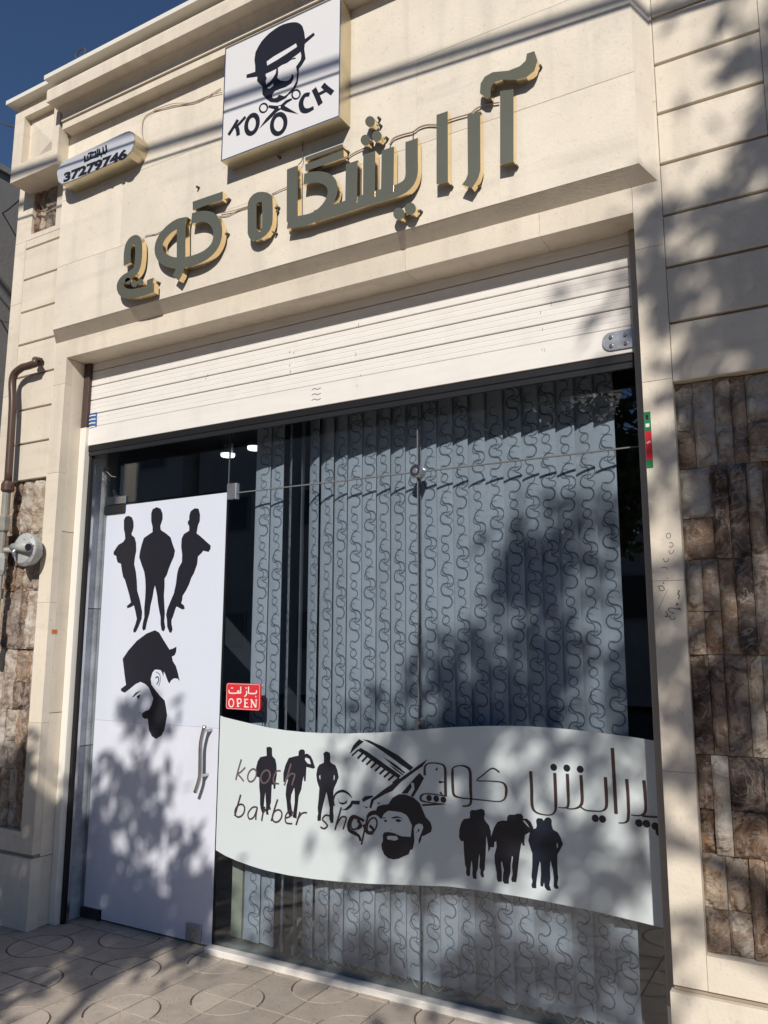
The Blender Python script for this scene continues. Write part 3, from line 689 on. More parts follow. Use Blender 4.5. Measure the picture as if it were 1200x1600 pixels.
hat = [(525, 760), (540, 720), (590, 705), (640, 700), (680, 640), (740, 605), (800, 608), (880, 640), (935, 690), (965, 760), (990, 820), (1035, 870), (1050, 920), (1040, 960), (985, 990), (955, 1000), (945, 1040), (925, 1078), (925, 1030), (945, 980), (968, 920), (960, 890), (930, 880), (895, 895), (878, 930), (885, 1040), (870, 1120), (845, 1130), (830, 1170), (780, 1190), (740, 1210), (690, 1218), (640, 1205), (600, 1170), (580, 1120), (575, 1080), (590, 1040), (588, 990), (600, 965), (640, 960), (690, 970), (760, 1000), (850, 1008), (862, 900), (830, 830), (810, 800), (760, 775), (690, 765), (640, 760), (600, 790), (575, 830), (545, 800)]
decal('bearded_head_print', c_(hat), 'ink', film, YF - .0004, [c_([(625, 1005), (650, 995), (720, 998), (735, 1030), (700, 1042), (630, 1030)])])
for p in ([(585, 822), (620, 828), (605, 835), (588, 832)], [(600, 850), (625, 845), (628, 862), (605, 868)], [(665, 825), (720, 812), (785, 835), (730, 828), (680, 835)], [(705, 845), (735, 838), (768, 855), (740, 868), (715, 862)], [(655, 935), (670, 938), (662, 945)], [(918, 930), (932, 935), (928, 960), (915, 955)], [(895, 960), (915, 965), (905, 968)]):
    decal('face_line', c_(p), 'ink', film, YF)
for k, p in enumerate([[(330, 830), (395, 830), (420, 850), (400, 870), (385, 850), (330, 840)]]): decal('razor_print', c_(p), 'ink', film, YF - .0005)
decal_strokes('scissors_handle', [(c_([(385, 838), (310, 815), (272, 870), (275, 940), (330, 975), (365, 1000), (380, 1045)]), [3, 5, 5, 6, 5, 4, 4]), (c_([(350, 930), (385, 900), (350, 850)]), 4), (c_([(440, 830), (470, 790), (530, 780), (580, 830)]), [3, 6, 6, 4]), (c_([(410, 890), (440, 960), (490, 970)]), 5), (c_([(465, 900), (500, 940), (485, 975)]), 4)], 'ink', film, YF - .0006)
# --- "kooch / barber   shop" in slanted brown letters, over the pictures
t_ = lambda pts: Z(350, 1150, 4.8, pts)
def circ(cx, cy, rx, ry, n=10, tilt=0, a0=0, a1=360):
    o = []
    for i in range(n + (0 if a1 - a0 >= 360 else 1)):
        w = math.radians(a0 + (a1 - a0) * i / n); x = rx * math.cos(w); y = ry * math.sin(w); k = math.radians(tilt)
        o.append((cx + x * math.cos(k) - y * math.sin(k), cy + x * math.sin(k) + y * math.cos(k)))
    return o
W1 = [2.6]
kooch = [([(130, 175), (108, 250), (88, 330)], 2.6), ([(160, 235), (125, 270), (105, 285), (125, 310), (148, 340)], 2.2), (circ(210, 295, 30, 50, tilt=20), 2.4), (circ(310, 305, 32, 50, tilt=20), 2.4),
         ([(425, 262), (395, 265), (372, 310), (375, 350), (412, 358)], 2.3), ([(502, 208), (478, 290), (452, 372)], 2.6), ([(465, 330), (500, 285), (530, 290), (520, 330), (508, 370)], 2.3)]
decal_strokes('kooch_letter', [(t_(p), w) for p, w in kooch], 'inkgrey', film, YF - .0009, 4, closed=(2, 3))
barber = [([(125, 440), (100, 530), (80, 600)], 2.8), (circ(118, 560, 34, 50, tilt=22), 2.4), ([(250, 535), (215, 535), (180, 580), (190, 622), (225, 605), (250, 535)], 2.2), ([(250, 535), (240, 590), (238, 630)], 2.4), ([(305, 530), (290, 590), (282, 638)], 2.6), ([(295, 575), (320, 545), (350, 548)], 2.2),
          ([(402, 475), (375, 560), (355, 638)], 2.8), (circ(398, 600, 34, 48, tilt=22), 2.4), ([(465, 615), (500, 600), (512, 570), (490, 560), (462, 600), (465, 650), (512, 658)], 2.3), ([(570, 570), (555, 620), (540, 668)], 2.8), ([(555, 620), (585, 580), (622, 575)], 2.3)]
decal_strokes('barber_letter', [(t_(p), w) for p, w in barber], 'inkbrown', film, YF - .0010, 4, closed=(1, 7))
shop = [([(795, 600), (760, 595), (738, 625), (760, 650), (775, 675), (750, 695), (722, 682)], 2.5), ([(880, 535), (855, 620), (832, 705)], 2.8), ([(845, 665), (880, 610), (915, 612), (905, 660), (892, 702)], 2.4), (circ(985, 655, 32, 48, tilt=18), 2.4), ([(1080, 600), (1055, 700), (1030, 815)], 2.9), (circ(1110, 670, 34, 58, tilt=18), 2.4)]
decal_strokes('shop_letter', [(t_(p), w) for p, w in shop], 'inkbrown', film, YF - .0011, 4, closed=(3, 5))
# --- Persian line on the film
d_ = lambda pts: Z(650, 1160, 5.714, pts)
e_ = lambda pts: Z(820, 1150, 5.4545, pts)
per = [(d_([(78, 295), (78, 225), (105, 190), (160, 185), (225, 195), (258, 230), (262, 350), (264, 484)]), [4, 3.5, 1.8, 1.8, 2, 4, 4.6, 4.6]),
       (d_([(262, 478), (170, 465), (80, 460), (42, 485), (50, 520), (110, 536), (190, 545)]), [1.5, 1.5, 1.6, 4, 3, 1.5, 1]),
       (d_([(415, 570), (465, 565), (490, 530), (486, 400), (482, 260), (450, 220), (390, 208), (335, 225), (325, 270), (328, 400), (340, 470), (400, 495), (520, 508), (640, 520), (740, 528), (790, 505), (805, 450), (800, 390), (760, 355), (640, 345), (545, 340), (600, 290), (660, 240), (700, 235), (745, 268)]), [2, 2.5, 4, 4.8, 4.6, 3, 1.6, 2, 4.4, 4.8, 4, 1.8, 1.5, 1.5, 1.6, 2.2, 4.5, 4, 2, 1.5, 1.5, 1.8, 2, 2.2, 2.6]),
       (e_([(50, 300), (58, 450), (62, 590), (90, 645), (150, 668), (220, 672), (258, 640), (264, 560), (255, 315)]), [5, 5.2, 5, 3, 1.8, 1.8, 3, 5, 5.2]),
       (e_([(285, 608), (340, 612), (370, 590), (368, 450), (362, 322)]), [1.2, 1.8, 4, 5.2, 5.2]),
       (e_([(355, 618), (430, 618), (485, 575), (485, 450), (478, 333)]), [1.3, 2.2, 5, 5.2, 5.2]),
       (e_([(470, 600), (520, 632), (600, 640), (660, 638), (695, 600), (694, 480), (686, 350)]), [2.5, 2, 1.8, 2, 4.6, 5.2, 5.2]),
       (e_([(746, 102), (762, 380), (778, 664)]), 5.6),
       (e_([(800, 740), (850, 738), (882, 700), (880, 520), (868, 367)]), [1.6, 2, 4.6, 5.2, 5.2]),
       (e_([(905, 672), (980, 678), (1028, 640), (1026, 500), (1014, 377)]), [1.2, 2, 4.6, 5.4, 5.4]), (e_([(1000, 682), (1080, 690), (1130, 691)]), 2.8)]
decal_strokes('persian_letter', per, 'inkbrown', film, YF - .0012, 4)
dots = [(246, 267), (358, 274), (472, 284), (600, 702), (662, 708), (972, 742), (1037, 748), (1112, 770), (1146, 822)]
for k, (a, b) in enumerate(dots):
    c = W(e_([(a, b)]), YF)[0]; MB().prism(disc(c[0], c[1], .0145), YF - .0001, YF + .0003).build('letter_dot', 'ink', film)
for k, (a, b) in enumerate([(117, 497), (181, 503), (245, 511)]):
    c = W(d_([(a, b)]), YF)[0]; MB().prism(disc(c[0], c[1], .0135), YF - .0013, YF + .0003).build('letter_dot', 'ink', film)
decal_strokes('clock_tick_print', [(d_([(195, 225), (178, 248)]), [1, 3.5]), (d_([(205, 355), (250, 353)]), [4, 1]), (d_([(215, 445), (240, 472)]), [3.5, 1])], 'ink', film, YF - .0005, 0)

# ================================================================ glass door with printed film
dr = thing('glass_door', 'glass shop door covered with white film showing black figures and a bearded head', 'door')
yd = -.004
pane('door_glass', DX0, DX1 - .004, .012, ZJ + .012, dr, 'glassdoor').location.y = 0
fy = -.0052
doorpx = [(196.7, 784.4), (356, 767.7)]
dfz = 1.10
tl = ZJ + .008
fo = MB().prism([(DX0 + .004, dfz), (DX1 - .006, dfz), (DX1 - .006, tl), (DX0 + .168, tl - .004), (DX0 + .168, tl - .052), (DX0 + .004, tl - .055)], -.0012, -.0002).build('upper_film', 'film', dr)
fl = MB().prism([(DX0 + .004, .065), (DX0 + .15, .065), (DX0 + .15, .018), (DX1 - .006, .018), (DX1 - .006, dfz - .001), (DX0 + .004, dfz - .001)], -.0012, -.0002).build('lower_film', 'filmlow', dr)
bx('glass_edge', (DX1 - .0055, -.002, .012), (DX1 - .0005, TH + .001, ZJ + .01), 'black', dr)
f_ = lambda pts: Z(130, 750, 4.8, pts); h_ = lambda pts: Z(150, 960, 5.333, pts)
YD = -.0018
man1 = [(305, 300), (318, 275), (340, 268), (365, 280), (376, 310), (378, 350), (370, 385), (362, 400), (365, 415), (385, 430), (396, 470), (398, 530), (388, 580), (382, 630), (395, 690), (402, 760), (405, 830), (425, 900), (442, 990), (438, 1040), (415, 1100), (395, 1140), (378, 1145), (375, 1125), (392, 1080), (402, 1040), (390, 980), (380, 940), (355, 955), (330, 962), (328, 945), (358, 918), (345, 860), (325, 790), (312, 745), (300, 730), (290, 680), (283, 628), (258, 618), (250, 590), (248, 570), (228, 560), (228, 540), (250, 505), (265, 485), (300, 465), (315, 440), (312, 400), (305, 370)]
man2 = [(510, 250), (520, 220), (550, 203), (580, 215), (594, 250), (596, 290), (585, 325), (578, 345), (582, 375), (620, 400), (655, 430), (670, 480), (688, 530), (680, 575), (660, 620), (640, 670), (628, 710), (610, 740), (610, 800), (605, 860), (608, 930), (612, 1000), (608, 1060), (615, 1110), (605, 1135), (588, 1128), (580, 1080), (580, 1030), (570, 980), (560, 920), (555, 870), (545, 820), (538, 790), (530, 820), (520, 880), (505, 940), (497, 1000), (485, 1040), (475, 1080), (468, 1120), (450, 1130), (442, 1110), (450, 1060), (458, 1030), (458, 960), (465, 880), (468, 800), (465, 740), (458, 690), (440, 640), (420, 580), (425, 540), (440, 480), (455, 435), (490, 410), (520, 390), (520, 350), (510, 310)]
man3 = [(795, 270), (805, 235), (835, 212), (865, 215), (876, 260), (874, 310), (862, 335), (850, 400), (870, 415), (905, 445), (920, 460), (955, 490), (955, 515), (940, 540), (900, 530), (890, 545), (860, 575), (855, 630), (830, 700), (810, 735), (795, 780), (770, 830), (745, 870), (742, 900), (735, 925), (755, 940), (762, 965), (745, 972), (700, 948), (690, 970), (675, 1020), (662, 1050), (662, 1080), (670, 1120), (660, 1148), (645, 1140), (630, 1100), (628, 1050), (622, 1010), (630, 970), (650, 920), (680, 850), (695, 780), (705, 700), (715, 660), (740, 615), (742, 560), (735, 500), (738, 440), (755, 405), (795, 380), (795, 345), (785, 330), (785, 310), (795, 300)]
for p in (man1, man2, man3): decal('man_silhouette', f_(p), 'ink', fo, YD)
head = [(222, 370), (270, 300), (340, 220), (420, 160), (490, 132), (525, 150), (560, 210), (612, 293), (640, 285), (670, 268), (668, 310), (655, 340), (632, 352), (640, 390), (665, 430), (680, 480), (697, 556), (680, 535), (650, 532), (625, 550), (612, 575), (600, 560), (590, 535), (578, 500), (565, 475), (560, 520), (553, 490), (540, 465), (515, 460), (490, 460), (470, 485), (455, 540), (462, 585), (490, 625), (530, 675), (572, 718), (582, 770), (592, 840), (582, 900), (570, 960), (545, 1010), (500, 1038), (465, 1015), (440, 960), (435, 900), (430, 868), (405, 870), (385, 855), (382, 825), (410, 805), (440, 795), (460, 760), (478, 700), (460, 660), (440, 610), (410, 580), (370, 562), (330, 580), (270, 630), (240, 652), (210, 640), (207, 620), (250, 588), (240, 520)]
decal('bearded_head_print', h_(head), 'ink', fo, YD)
for p in ([(298, 692), (330, 652), (378, 632), (345, 658), (318, 685)], [(338, 682), (372, 665), (362, 695), (348, 708)], [(358, 822), (368, 812), (366, 825)]): decal('face_line', h_(p), 'ink', fo, YD)
decal_strokes('ear_line', [(h_([(495, 530), (515, 520), (522, 550), (505, 585)]), 1.6), (h_([(500, 480), (530, 500), (535, 550), (522, 600)]), .9)], 'ink', fo, YD)
# S-curved pull handle on two stand-offs
hp = [on_y(a, b, -.06) for a, b in ((320, 1134), (314, 1160), (313, 1190), (312, 1215), (305, 1238))]
hp = [Vector((v.x, -.06, v.z)) for v in hp]
def sm3(P, n=5):
    xz = smooth_path([(v.x, v.z) for v in P], n); return [Vector((a, P[0].y, b)) for a, b in xz]
hd = MB().tube(sm3(hp), .011, 12).build('pull_handle', 'steel', dr, True)
for v in (hp[0] + (hp[1] - hp[0]) * .3, hp[3] - (hp[3] - hp[2]) * .1): MB().tube([v, Vector((v.x + .004, -.002, v.z))], .008, 10).build('stand_off', 'steel', hd)
bx('patch_hinge', (-3.915, -.014, ZJ - .045), (-3.74, .02, ZJ + .007), 'dark', dr, .003)
bx('patch_hinge', (-3.915, -.014, .008), (-3.765, .02, .06), 'dark', dr, .003)
kp = bx('lock_case', (-3.115, -.012, .02), (-3.012, .018, .105), 'galv', dr, .002)
MB().tube([(-3.062, -.0125, .062), (-3.062, -.018, .062)], [.013, .012], 14).build('key_cylinder', 'steel', kp)

# OPEN sign
os_ = thing('open_sign', 'small red plastic sign reading OPEN hanging inside the glass by the door', 'sign')
oq = W([(354, 1067), (407, 1070), (406, 1110), (353, 1108)], -.012)
ox0, ox1, oz0, oz1 = oq[0][0], oq[1][0], oq[2][1] - .002, oq[0][1]
def rrect(x0, x1, z0, z1, r, n=4):
    o = []
    for cx, cz, a in ((x1 - r, z1 - r, 0), (x0 + r, z1 - r, 90), (x0 + r, z0 + r, 180), (x1 - r, z0 + r, 270)):
        for i in range(n + 1):
            w = math.radians(a + 90 * i / n); o.append((cx + r * math.cos(w), cz + r * math.sin(w)))
    return o
MB().prism(rrect(ox0, ox1, oz0, oz1, .012), -.012, -.002).build('sign_plate', 'red', os_)
mb = MB(); A0, A1, A2, A3 = rrect(ox0 + .003, ox1 - .003, oz0 + .003, oz1 - .003, .011), rrect(ox0 + .0045, ox1 - .0045, oz0 + .0045, oz1 - .0045, .010), 0, 0
mb.prism(A0, -.0124, -.0119, [A1]).build('sign_border', 'paper', os_)
def font_mesh(text, size, x, z, y, m, name, parent, bold=0.0, width=None, shear=0):
    cu = bpy.data.curves.new('t', 'FONT'); cu.body = text; cu.size = size; cu.offset = bold; cu.extrude = .0004; cu.resolution_u = 4; cu.shear = shear
    to = bpy.data.objects.new('t', cu); COL.objects.link(to); dg = bpy.context.evaluated_depsgraph_get()
    me = bpy.data.meshes.new_from_object(to.evaluated_get(dg)); bpy.data.objects.remove(to); bpy.data.curves.remove(cu)
    xs = [v.co.x for v in me.vertices]; a, b = min(xs), max(xs); k = (width / (b - a)) if width else 1
    for v in me.vertices: v.co = Vector((x + (v.co.x - a) * k, y - v.co.z, z + v.co.y))
    me.materials.clear(); me.materials.append(M[m]); return link(name, me, parent)
g_ = lambda pts: Z(340, 1030, 6.667, pts)
op = [(g_(circ(142, 455, 25, 42)), 1.6), (g_([(205, 418), (212, 490)]), 2.2), (g_([(200, 415), (238, 415), (245, 440), (232, 458), (212, 460)]), 1.5), (g_([(200, 492), (225, 493)]), 1.2), (g_([(285, 418), (285, 495)]), 2.2), (g_([(276, 417), (318, 420)]), 1.4), (g_([(285, 456), (312, 457)]), 1.3), (g_([(274, 496), (322, 498)]), 1.4),
      (g_([(352, 420), (352, 500)]), 1.2), (g_([(350, 420), (398, 502)]), 2.4), (g_([(402, 424), (400, 502)]), 1.2), (g_([(342, 421), (358, 421)]), 1.1), (g_([(392, 424), (412, 424)]), 1.1), (g_([(342, 500), (362, 500)]), 1.1)]
decal_strokes('open_letter_stroke', op, 'paper', os_, -.0126, 3, closed=(0,))
fa_ = [(g_([(120, 320), (122, 350), (170, 355), (205, 350), (210, 325)]), 1.7), (g_([(222, 355), (222, 325)]), 1.6), (g_([(205, 352), (240, 354)]), 1.6), (g_([(240, 285), (241, 355)]), 1.8), (g_([(140, 300), (160, 300)]), 1.4), (g_([(300, 330), (302, 365), (280, 390)]), 1.8), (g_([(290, 300), (302, 300)]), 1.6), (g_([(322, 285), (322, 355)]), 1.8), (g_([(322, 355), (370, 358), (402, 352), (404, 325)]), 1.8), (g_([(392, 388), (402, 390)]), 1.6)]
decal_strokes('persian_letter', fa_, 'paper', os_, -.0127, 3)

# ================================================================ vertical blinds
vb = thing('vertical_blind', 'pale blue grey vertical blinds with swirl print hanging behind the window', 'blind')
edges = [-2.817, -2.723, -2.627, -2.532, -2.461, -2.382, -2.297, -2.215, -2.128, -2.04, -1.954, -1.87, -1.788, -1.693, -1.614, -1.524, -1.439, -1.346, -1.252, -1.182, -1.092, -1.003, -.914, -.823]
SW, ZB0, ZB1 = .116, .055, 2.84; YBL = .10
bx('head_rail', (-2.9, YBL - .02, 2.815), (-.72, YBL + .025, 2.858), 'white', vb)
def slat_mesh():
    vs, fs = [], []; n = 8
    for z in (ZB0, ZB1):
        for i in range(n + 1):
            u = i / n - .5; vs.append((u * SW, -.004 * (1 - 4 * u * u), z))
    for i in range(n): fs.append([i, i + 1, n + 2 + i, n + 1 + i])
    me = mesh('blind_slat', vs, fs, 'slatfab', True); return me
sm_ = slat_mesh()
def s_curve(cx, cz, s, w, flip=1):
    up = [(.25 * math.cos(math.radians(a)), .25 + .25 * math.sin(math.radians(a))) for a in range(40, 271, 23)]
    dn = [(.25 * math.cos(math.radians(a)), -.25 + .25 * math.sin(math.radians(a))) for a in range(67, -141, -23)]
    return [(cx + a * s * flip * 1.12, cz + b * s) for a, b in up + dn], None
def swirl_mesh(phase):
    mb = MB(); z = ZB0 - .26 + phase
    def put(cx, cz, s, w, fl):
        p, _ = s_curve(cx, cz, s, w, fl); n = len(p)
        ww = [max(.0006, w * math.sin(math.pi * (i + .5) / n) ** .6) for i in range(n)]
        A, B = stroke(p, ww); k = len(mb.v)
        y = lambda x: -.004 * (1 - 4 * min(.25, (x / SW) ** 2)) - .0008
        for a, b in zip(A, B):
            for q in (a, b):
                x = max(-SW / 2 + .001, min(SW / 2 - .001, q[0])); mb.v.append((x, y(x), max(ZB0 + .002, q[1])))
        for i in range(n - 1): mb.f.append([k + 2 * i, k + 2 * i + 1, k + 2 * i + 3, k + 2 * i + 2])
    while z < ZB1 - .25:
        put(.012, z + .31, .085, .0055, 1)
        put(.024, z + .205, .12, .0085, 1); put(.004, z + .20, .08, .0055, 1)
        put(.014, z + .105, .12, .0085, 1); put(.036, z + .135, .06, .0046, 1)
        put(.008, z + .012, .08, .0055, 1)
        z += .345
    return mesh('swirl_print', mb.v, mb.f, 'swirl')
sws = [swirl_mesh(p) for p in [random.uniform(0, .345) for _ in range(10)]]
angs = {0: -8, 1: -14, 2: -48, 3: -64, 4: -30, 5: -22, 6: -20}
chain_pts = []
for i, xe in enumerate(edges[:-1]):
    c = (xe + edges[i + 1]) / 2; w = edges[i + 1] - xe
    o = link('blind_slat', sm_, vb, (c, YBL + random.uniform(-.002, .002), 0)); ang = angs.get(i, -16 + random.uniform(-4, 4)); o.rotation_euler.z = math.radians(ang)
    s = link('swirl_print', sws[i * 7 % 10], o); s['kind'] = 'stuff'
    wt = bx('slat_weight', (-SW / 2 + .001, -.005, ZB0 - .012), (SW / 2 - .001, .005, ZB0 + .03), 'slatfab', o)
    chain_pts.append((c, i))
mb = MB()
for (a, i), (b, j) in zip(chain_pts[3:-1], chain_pts[4:]):
    pts = [Vector((a + (b - a) * t, YBL - .035, ZB0 + .018 - .045 * 4 * t * (1 - t))) for t in [k / 8 for k in range(9)]]
    mb.tube(pts, .0016, 5)
mb.build('bead_chain', 'bead', vb)

# round fan and wires seen behind the glass above the door, left
fan = thing('wall_fan', 'round ventilator seen through dark glass above the left door hinge', 'fan')
c = EYE + ray(180, 722) * 1.0; v = on_y(182, 728, .45)
rim = MB(); pts = [v + Vector((.13 * math.cos(w), 0, .13 * math.sin(w))) for w in [i * math.pi / 12 for i in range(25)]]
rim.tube(pts, .016, 8, False).build('rim', 'creampost', fan, True)
for k in range(4):
    w = k * math.pi / 2 + .4; MB().prism([(v.x + .02 * math.cos(w), v.z + .02 * math.sin(w)), (v.x + .11 * math.cos(w - .35), v.z + .11 * math.sin(w - .35)), (v.x + .11 * math.cos(w + .35), v.z + .11 * math.sin(w + .35))], .45, .453).build('blade', 'dark', fan)
MB().tube([v + Vector((0, -.02, 0)), v + Vector((0, .03, 0))], .025, 14).build('hub', 'dark', fan)
wr = tag(link('loose_wires', None), 'tangle of loose pale wires hanging at the top left corner of the doorway', 'cable')
def wire(name, px, y, r, m, parent=None, n=4):
    P = [on_y(a, b, y) for a, b in px]; xz = smooth_path([(p.x, p.z) for p in P], n)
    return MB().tube([Vector((a, y, b)) for a, b in xz], r, 6).build(name, m, parent, True)
w_ = lambda pts: Z(120, 680, 9.23, pts)
wire('wire', w_([(300, 475), (350, 480), (400, 495), (440, 530), (500, 590), (560, 600)]), -.02, .0018, 'wirelight', wr)
wire('wire', w_([(480, 470), (430, 490), (400, 520), (375, 590), (390, 660)]), -.015, .0018, 'wirelight', wr)
wire('wire', w_([(400, 470), (420, 520), (390, 600), (430, 700), (400, 780), (430, 880)]), -.025, .002, 'wire', wr)
wire('wire', w_([(310, 560), (250, 620), (290, 680), (370, 650), (430, 720)]), -.03, .0018, 'wire', wr)

# ================================================================ signs on the fascia
# square light box
BD = .095; yb = F_ - BD
sb = thing('light_box_sign', 'white square light box sign with black hat and moustache face above KOOCH', 'sign')
p0, p1, p2 = on_y(346, 253, yb), on_y(531, 182, yb), on_y(352, 76, yb)
sx_0, sx_1, sz0 = p0.x, p1.x, (p0.z + p1.z) / 2; sz1 = p2.z
bx('box_body', (sx_0, yb + .001, sz0), (sx_1, F_ + .001, sz1), 'signyellow', sb)
face = bx('face_panel', (sx_0 + .004, yb - .001, sz0 + .004), (sx_1 - .003, yb + .0005, sz1 - .004), 'signwhite', sb)
fr_ = MB()
for a, b in (((sx_0, sz0), (sx_1, sz0 + .006)), ((sx_0, sz1 - .006), (sx_1, sz1)), ((sx_0, sz0 + .006), (sx_0 + .006, sz1 - .006)), ((sx_1 - .005, sz0 + .006), (sx_1, sz1 - .006))):
    fr_.box((a[0], yb - .004, a[1]), (b[0], yb + .0, b[1]))
fr_.build('edge_trim', 'steel', sb)
k_ = lambda pts: Z(340, 20, 6.0, pts); YK = yb - .0016
def kd(name, pts, holes=(), y=YK, sm=0): return decal(name, k_(pts), 'ink', sb, y, [k_(h) for h in holes], sm)
kd('hat_face_print', [(345, 440), (355, 370), (380, 320), (410, 270), (445, 230), (480, 195), (525, 160), (570, 130), (615, 108), (660, 95), (700, 88), (740, 88), (770, 100), (795, 125), (812, 180), (820, 245), (900, 185), (912, 208), (818, 290), (812, 340), (825, 430), (790, 490), (762, 525), (758, 600), (750, 660), (730, 705), (700, 745), (665, 770), (640, 800), (600, 822), (560, 842), (500, 838), (460, 812), (420, 765), (418, 690), (370, 640), (372, 598), (272, 612), (270, 580), (352, 553), (352, 500)],
   [[(460, 455), (530, 405), (600, 365), (670, 325), (735, 285), (745, 318), (690, 355), (630, 395), (560, 440), (465, 495)],
    [(565, 515), (600, 490), (650, 470), (690, 440), (735, 430), (725, 418), (690, 430), (740, 395), (778, 365), (785, 400), (780, 440), (735, 505), (745, 560), (738, 640), (705, 705), (655, 760), (625, 782), (600, 775), (575, 768), (562, 790), (540, 800), (515, 800), (512, 770), (535, 735), (580, 715), (640, 695), (690, 660), (712, 620), (712, 590), (695, 570), (690, 605), (665, 632), (630, 640), (590, 635), (560, 612), (568, 560)],
    [(450, 572), (500, 550), (552, 524), (545, 565), (520, 610), (490, 645), (455, 675), (450, 640), (462, 610), (452, 595)],
    [(465, 700), (490, 690), (520, 655), (522, 685), (495, 705), (475, 712)]])
lw = [(k_(circ(430, 892, 36, 42, 12, 20)), 2.4), (k_(circ(735, 765, 37, 42, 12, 20)), 2.4)]
decal_strokes('scissors_ring', lw, 'ink', sb, YK, 3, closed=(0, 1))
kd('scissors_print', [(390, 1085), (455, 990), (535, 905), (475, 888), (480, 865), (560, 872), (595, 862), (640, 820), (690, 800), (700, 815), (650, 845), (625, 870), (755, 948), (640, 925), (590, 905), (560, 925), (480, 1005)], [[(570, 875), (590, 872), (592, 892), (572, 896)]], YK - .0003)
kk = [(k_([(102, 1145), (145, 1078), (190, 1002)]), 5.0), (k_([(262, 975), (178, 1066)]), 4.4), (k_([(172, 1058), (188, 1100), (192, 1150)]), 5.6),
      (k_(circ(322, 1045, 52, 88, 14, 14)), 6.4), (k_(circ(572, 1042, 62, 92, 14, 12)), 6.4), (k_([(862, 765), (815, 775), (782, 840), (795, 905), (840, 918), (900, 890)]), [5.5, 6, 7.5, 7.5, 6.5, 5]),
      (k_([(902, 712), (935, 785), (965, 858)]), 7.2), (k_([(985, 675), (1025, 712), (1078, 752)]), 7.2), (k_([(935, 770), (1015, 728)]), 4.6)]
decal_strokes('kooch_letter', kk, 'ink', sb, YK - .0004, 4, closed=(3, 4))
for k, (a, b, c2, d2) in enumerate(((430, 252, 441, 251), (530, 248, 531, 236))): pass

# stadium-shaped phone number sign
ps = thing('phone_sign', 'rounded silver sign with phone number 37279746 under the cornice', 'sign')
yp = F_ - .10
o_ = Z(80, 190, 7.06, [(58, 570), (75, 505), (110, 462), (160, 425), (300, 360), (500, 265), (700, 168), (820, 112), (860, 102), (900, 118), (920, 150), (924, 200), (912, 270), (890, 325), (840, 380), (760, 420), (500, 538), (300, 630), (150, 690), (110, 695), (75, 668)])
ow = W(o_, yp); 
MB().prism([(a, b) for a, b in ow], yp + .002, F_ + .001).build('sign_body', 'signyellow', ps)
cxm = sum(a for a, b in ow) / len(ow); czm = sum(b for a, b in ow) / len(ow)
MB().prism([(cxm + (a - cxm) * .985, czm + (b - czm) * .95) for a, b in ow], yp - .001, yp + .0015).build('sign_face', 'silver', ps)
b0, b1 = W(Z(80, 190, 7.06, [(138, 668), (838, 400)]), yp)
hgt = W(Z(80, 190, 7.06, [(165, 565)]), yp)[0][1] - b0[1]
tn = font_mesh('37279746', hgt * 1.38, b0[0], 0, yp - .0022, 'ink', 'number_lettering', ps, bold=.004, width=b1[0] - b0[0])
sl_ = (b1[1] - b0[1]) / (b1[0] - b0[0])
for v in tn.data.vertices: v.co.z += b0[1] + (v.co.x - b0[0]) * sl_
p_ = lambda pts: Z(80, 190, 7.06, pts)
pw = [(p_([(368, 375), (370, 438), (430, 410)]), 2.6), (p_([(400, 372), (402, 400)]), 2.4), (p_([(405, 355), (450, 338), (452, 362)]), 2.2), (p_([(432, 360), (436, 405), (495, 385), (490, 330), (455, 345)]), 2.3), (p_([(480, 380), (486, 400)]), 2.2), (p_([(510, 300), (516, 380), (500, 386)]), 2.4), (p_([(530, 300), (536, 365), (575, 350), (570, 280)]), 2.4), (p_([(575, 348), (610, 330), (602, 258)]), 2.5), (p_([(590, 355), (600, 350)]), 2.5), (p_([(545, 385), (560, 380)]), 2.0)]
decal_strokes('persian_letter', pw, 'ink', ps, yp - .0024, 0)

# ---- raised gold letters, 5 cm deep on short pins
YL0 = F_ - .049
GL = 'raised gold steel letters fixed in one line on the fascia'
def letter(name, label, polys=(), strokes=(), wires=0, holes=()):
    t = thing(name, label, 'letter', GL)
    a = MB(); b = MB(); n = 0
    def two(mbf, mbs, poly, hs, k):
        mbf.prism(poly, YL0 - .0012 - k * .0004, YL0 - k * .0004 + .0002, hs); mbs.prism(poly, YL0 + .0003 - k * .0004, F_ - .016, hs)
    for k, p in enumerate(polys):
        two(a, b, W(p, YL0), [W(h, YL0) for h in (holes if k == 0 else ())], n); n += 1
    for pts, w in strokes:
        wp = smooth_path(W(pts, YL0), 4) if len(pts) > 2 else W(pts, YL0); ww = px_to_w(pts, w * 1.13, YL0)
        add_stroke(a, wp, ww, YL0 - .0012 - n * .0004, YL0 - n * .0004 + .0002); add_stroke(b, wp, ww, YL0 + .0003 - n * .0004, F_ - .016); n += 1
    a.build('letter_face', 'gold', t); b.build('letter_return', 'goldside', t)
    xs = [v[0] for v in b.v]; zs = [v[2] for v in b.v]
    pc = polys[0] if polys else strokes[0][0]
    q = W([pc[len(pc) // 2]], YL0)[0]
    MB().tube([(q[0] - .0, F_ - .018, q[1]), (q[0], F_ + .002, q[1])], .006, 8).build('fixing_pin', 'wire', t)
    return t
za = lambda pts: Z(600, 0, 2.0, pts); zb_ = lambda pts: Z(440, 150, 2.857, pts); zc = lambda pts: Z(180, 300, 6.316, pts); zd = lambda pts: Z(370, 240, 6.316, pts); ze = lambda pts: Z(500, 160, 6.316, pts)
letter('letter_alef', 'tall straight gold letter under the wavy stroke, furthest right', [za([(363, 285), (405, 279), (405, 505), (363, 514)])])
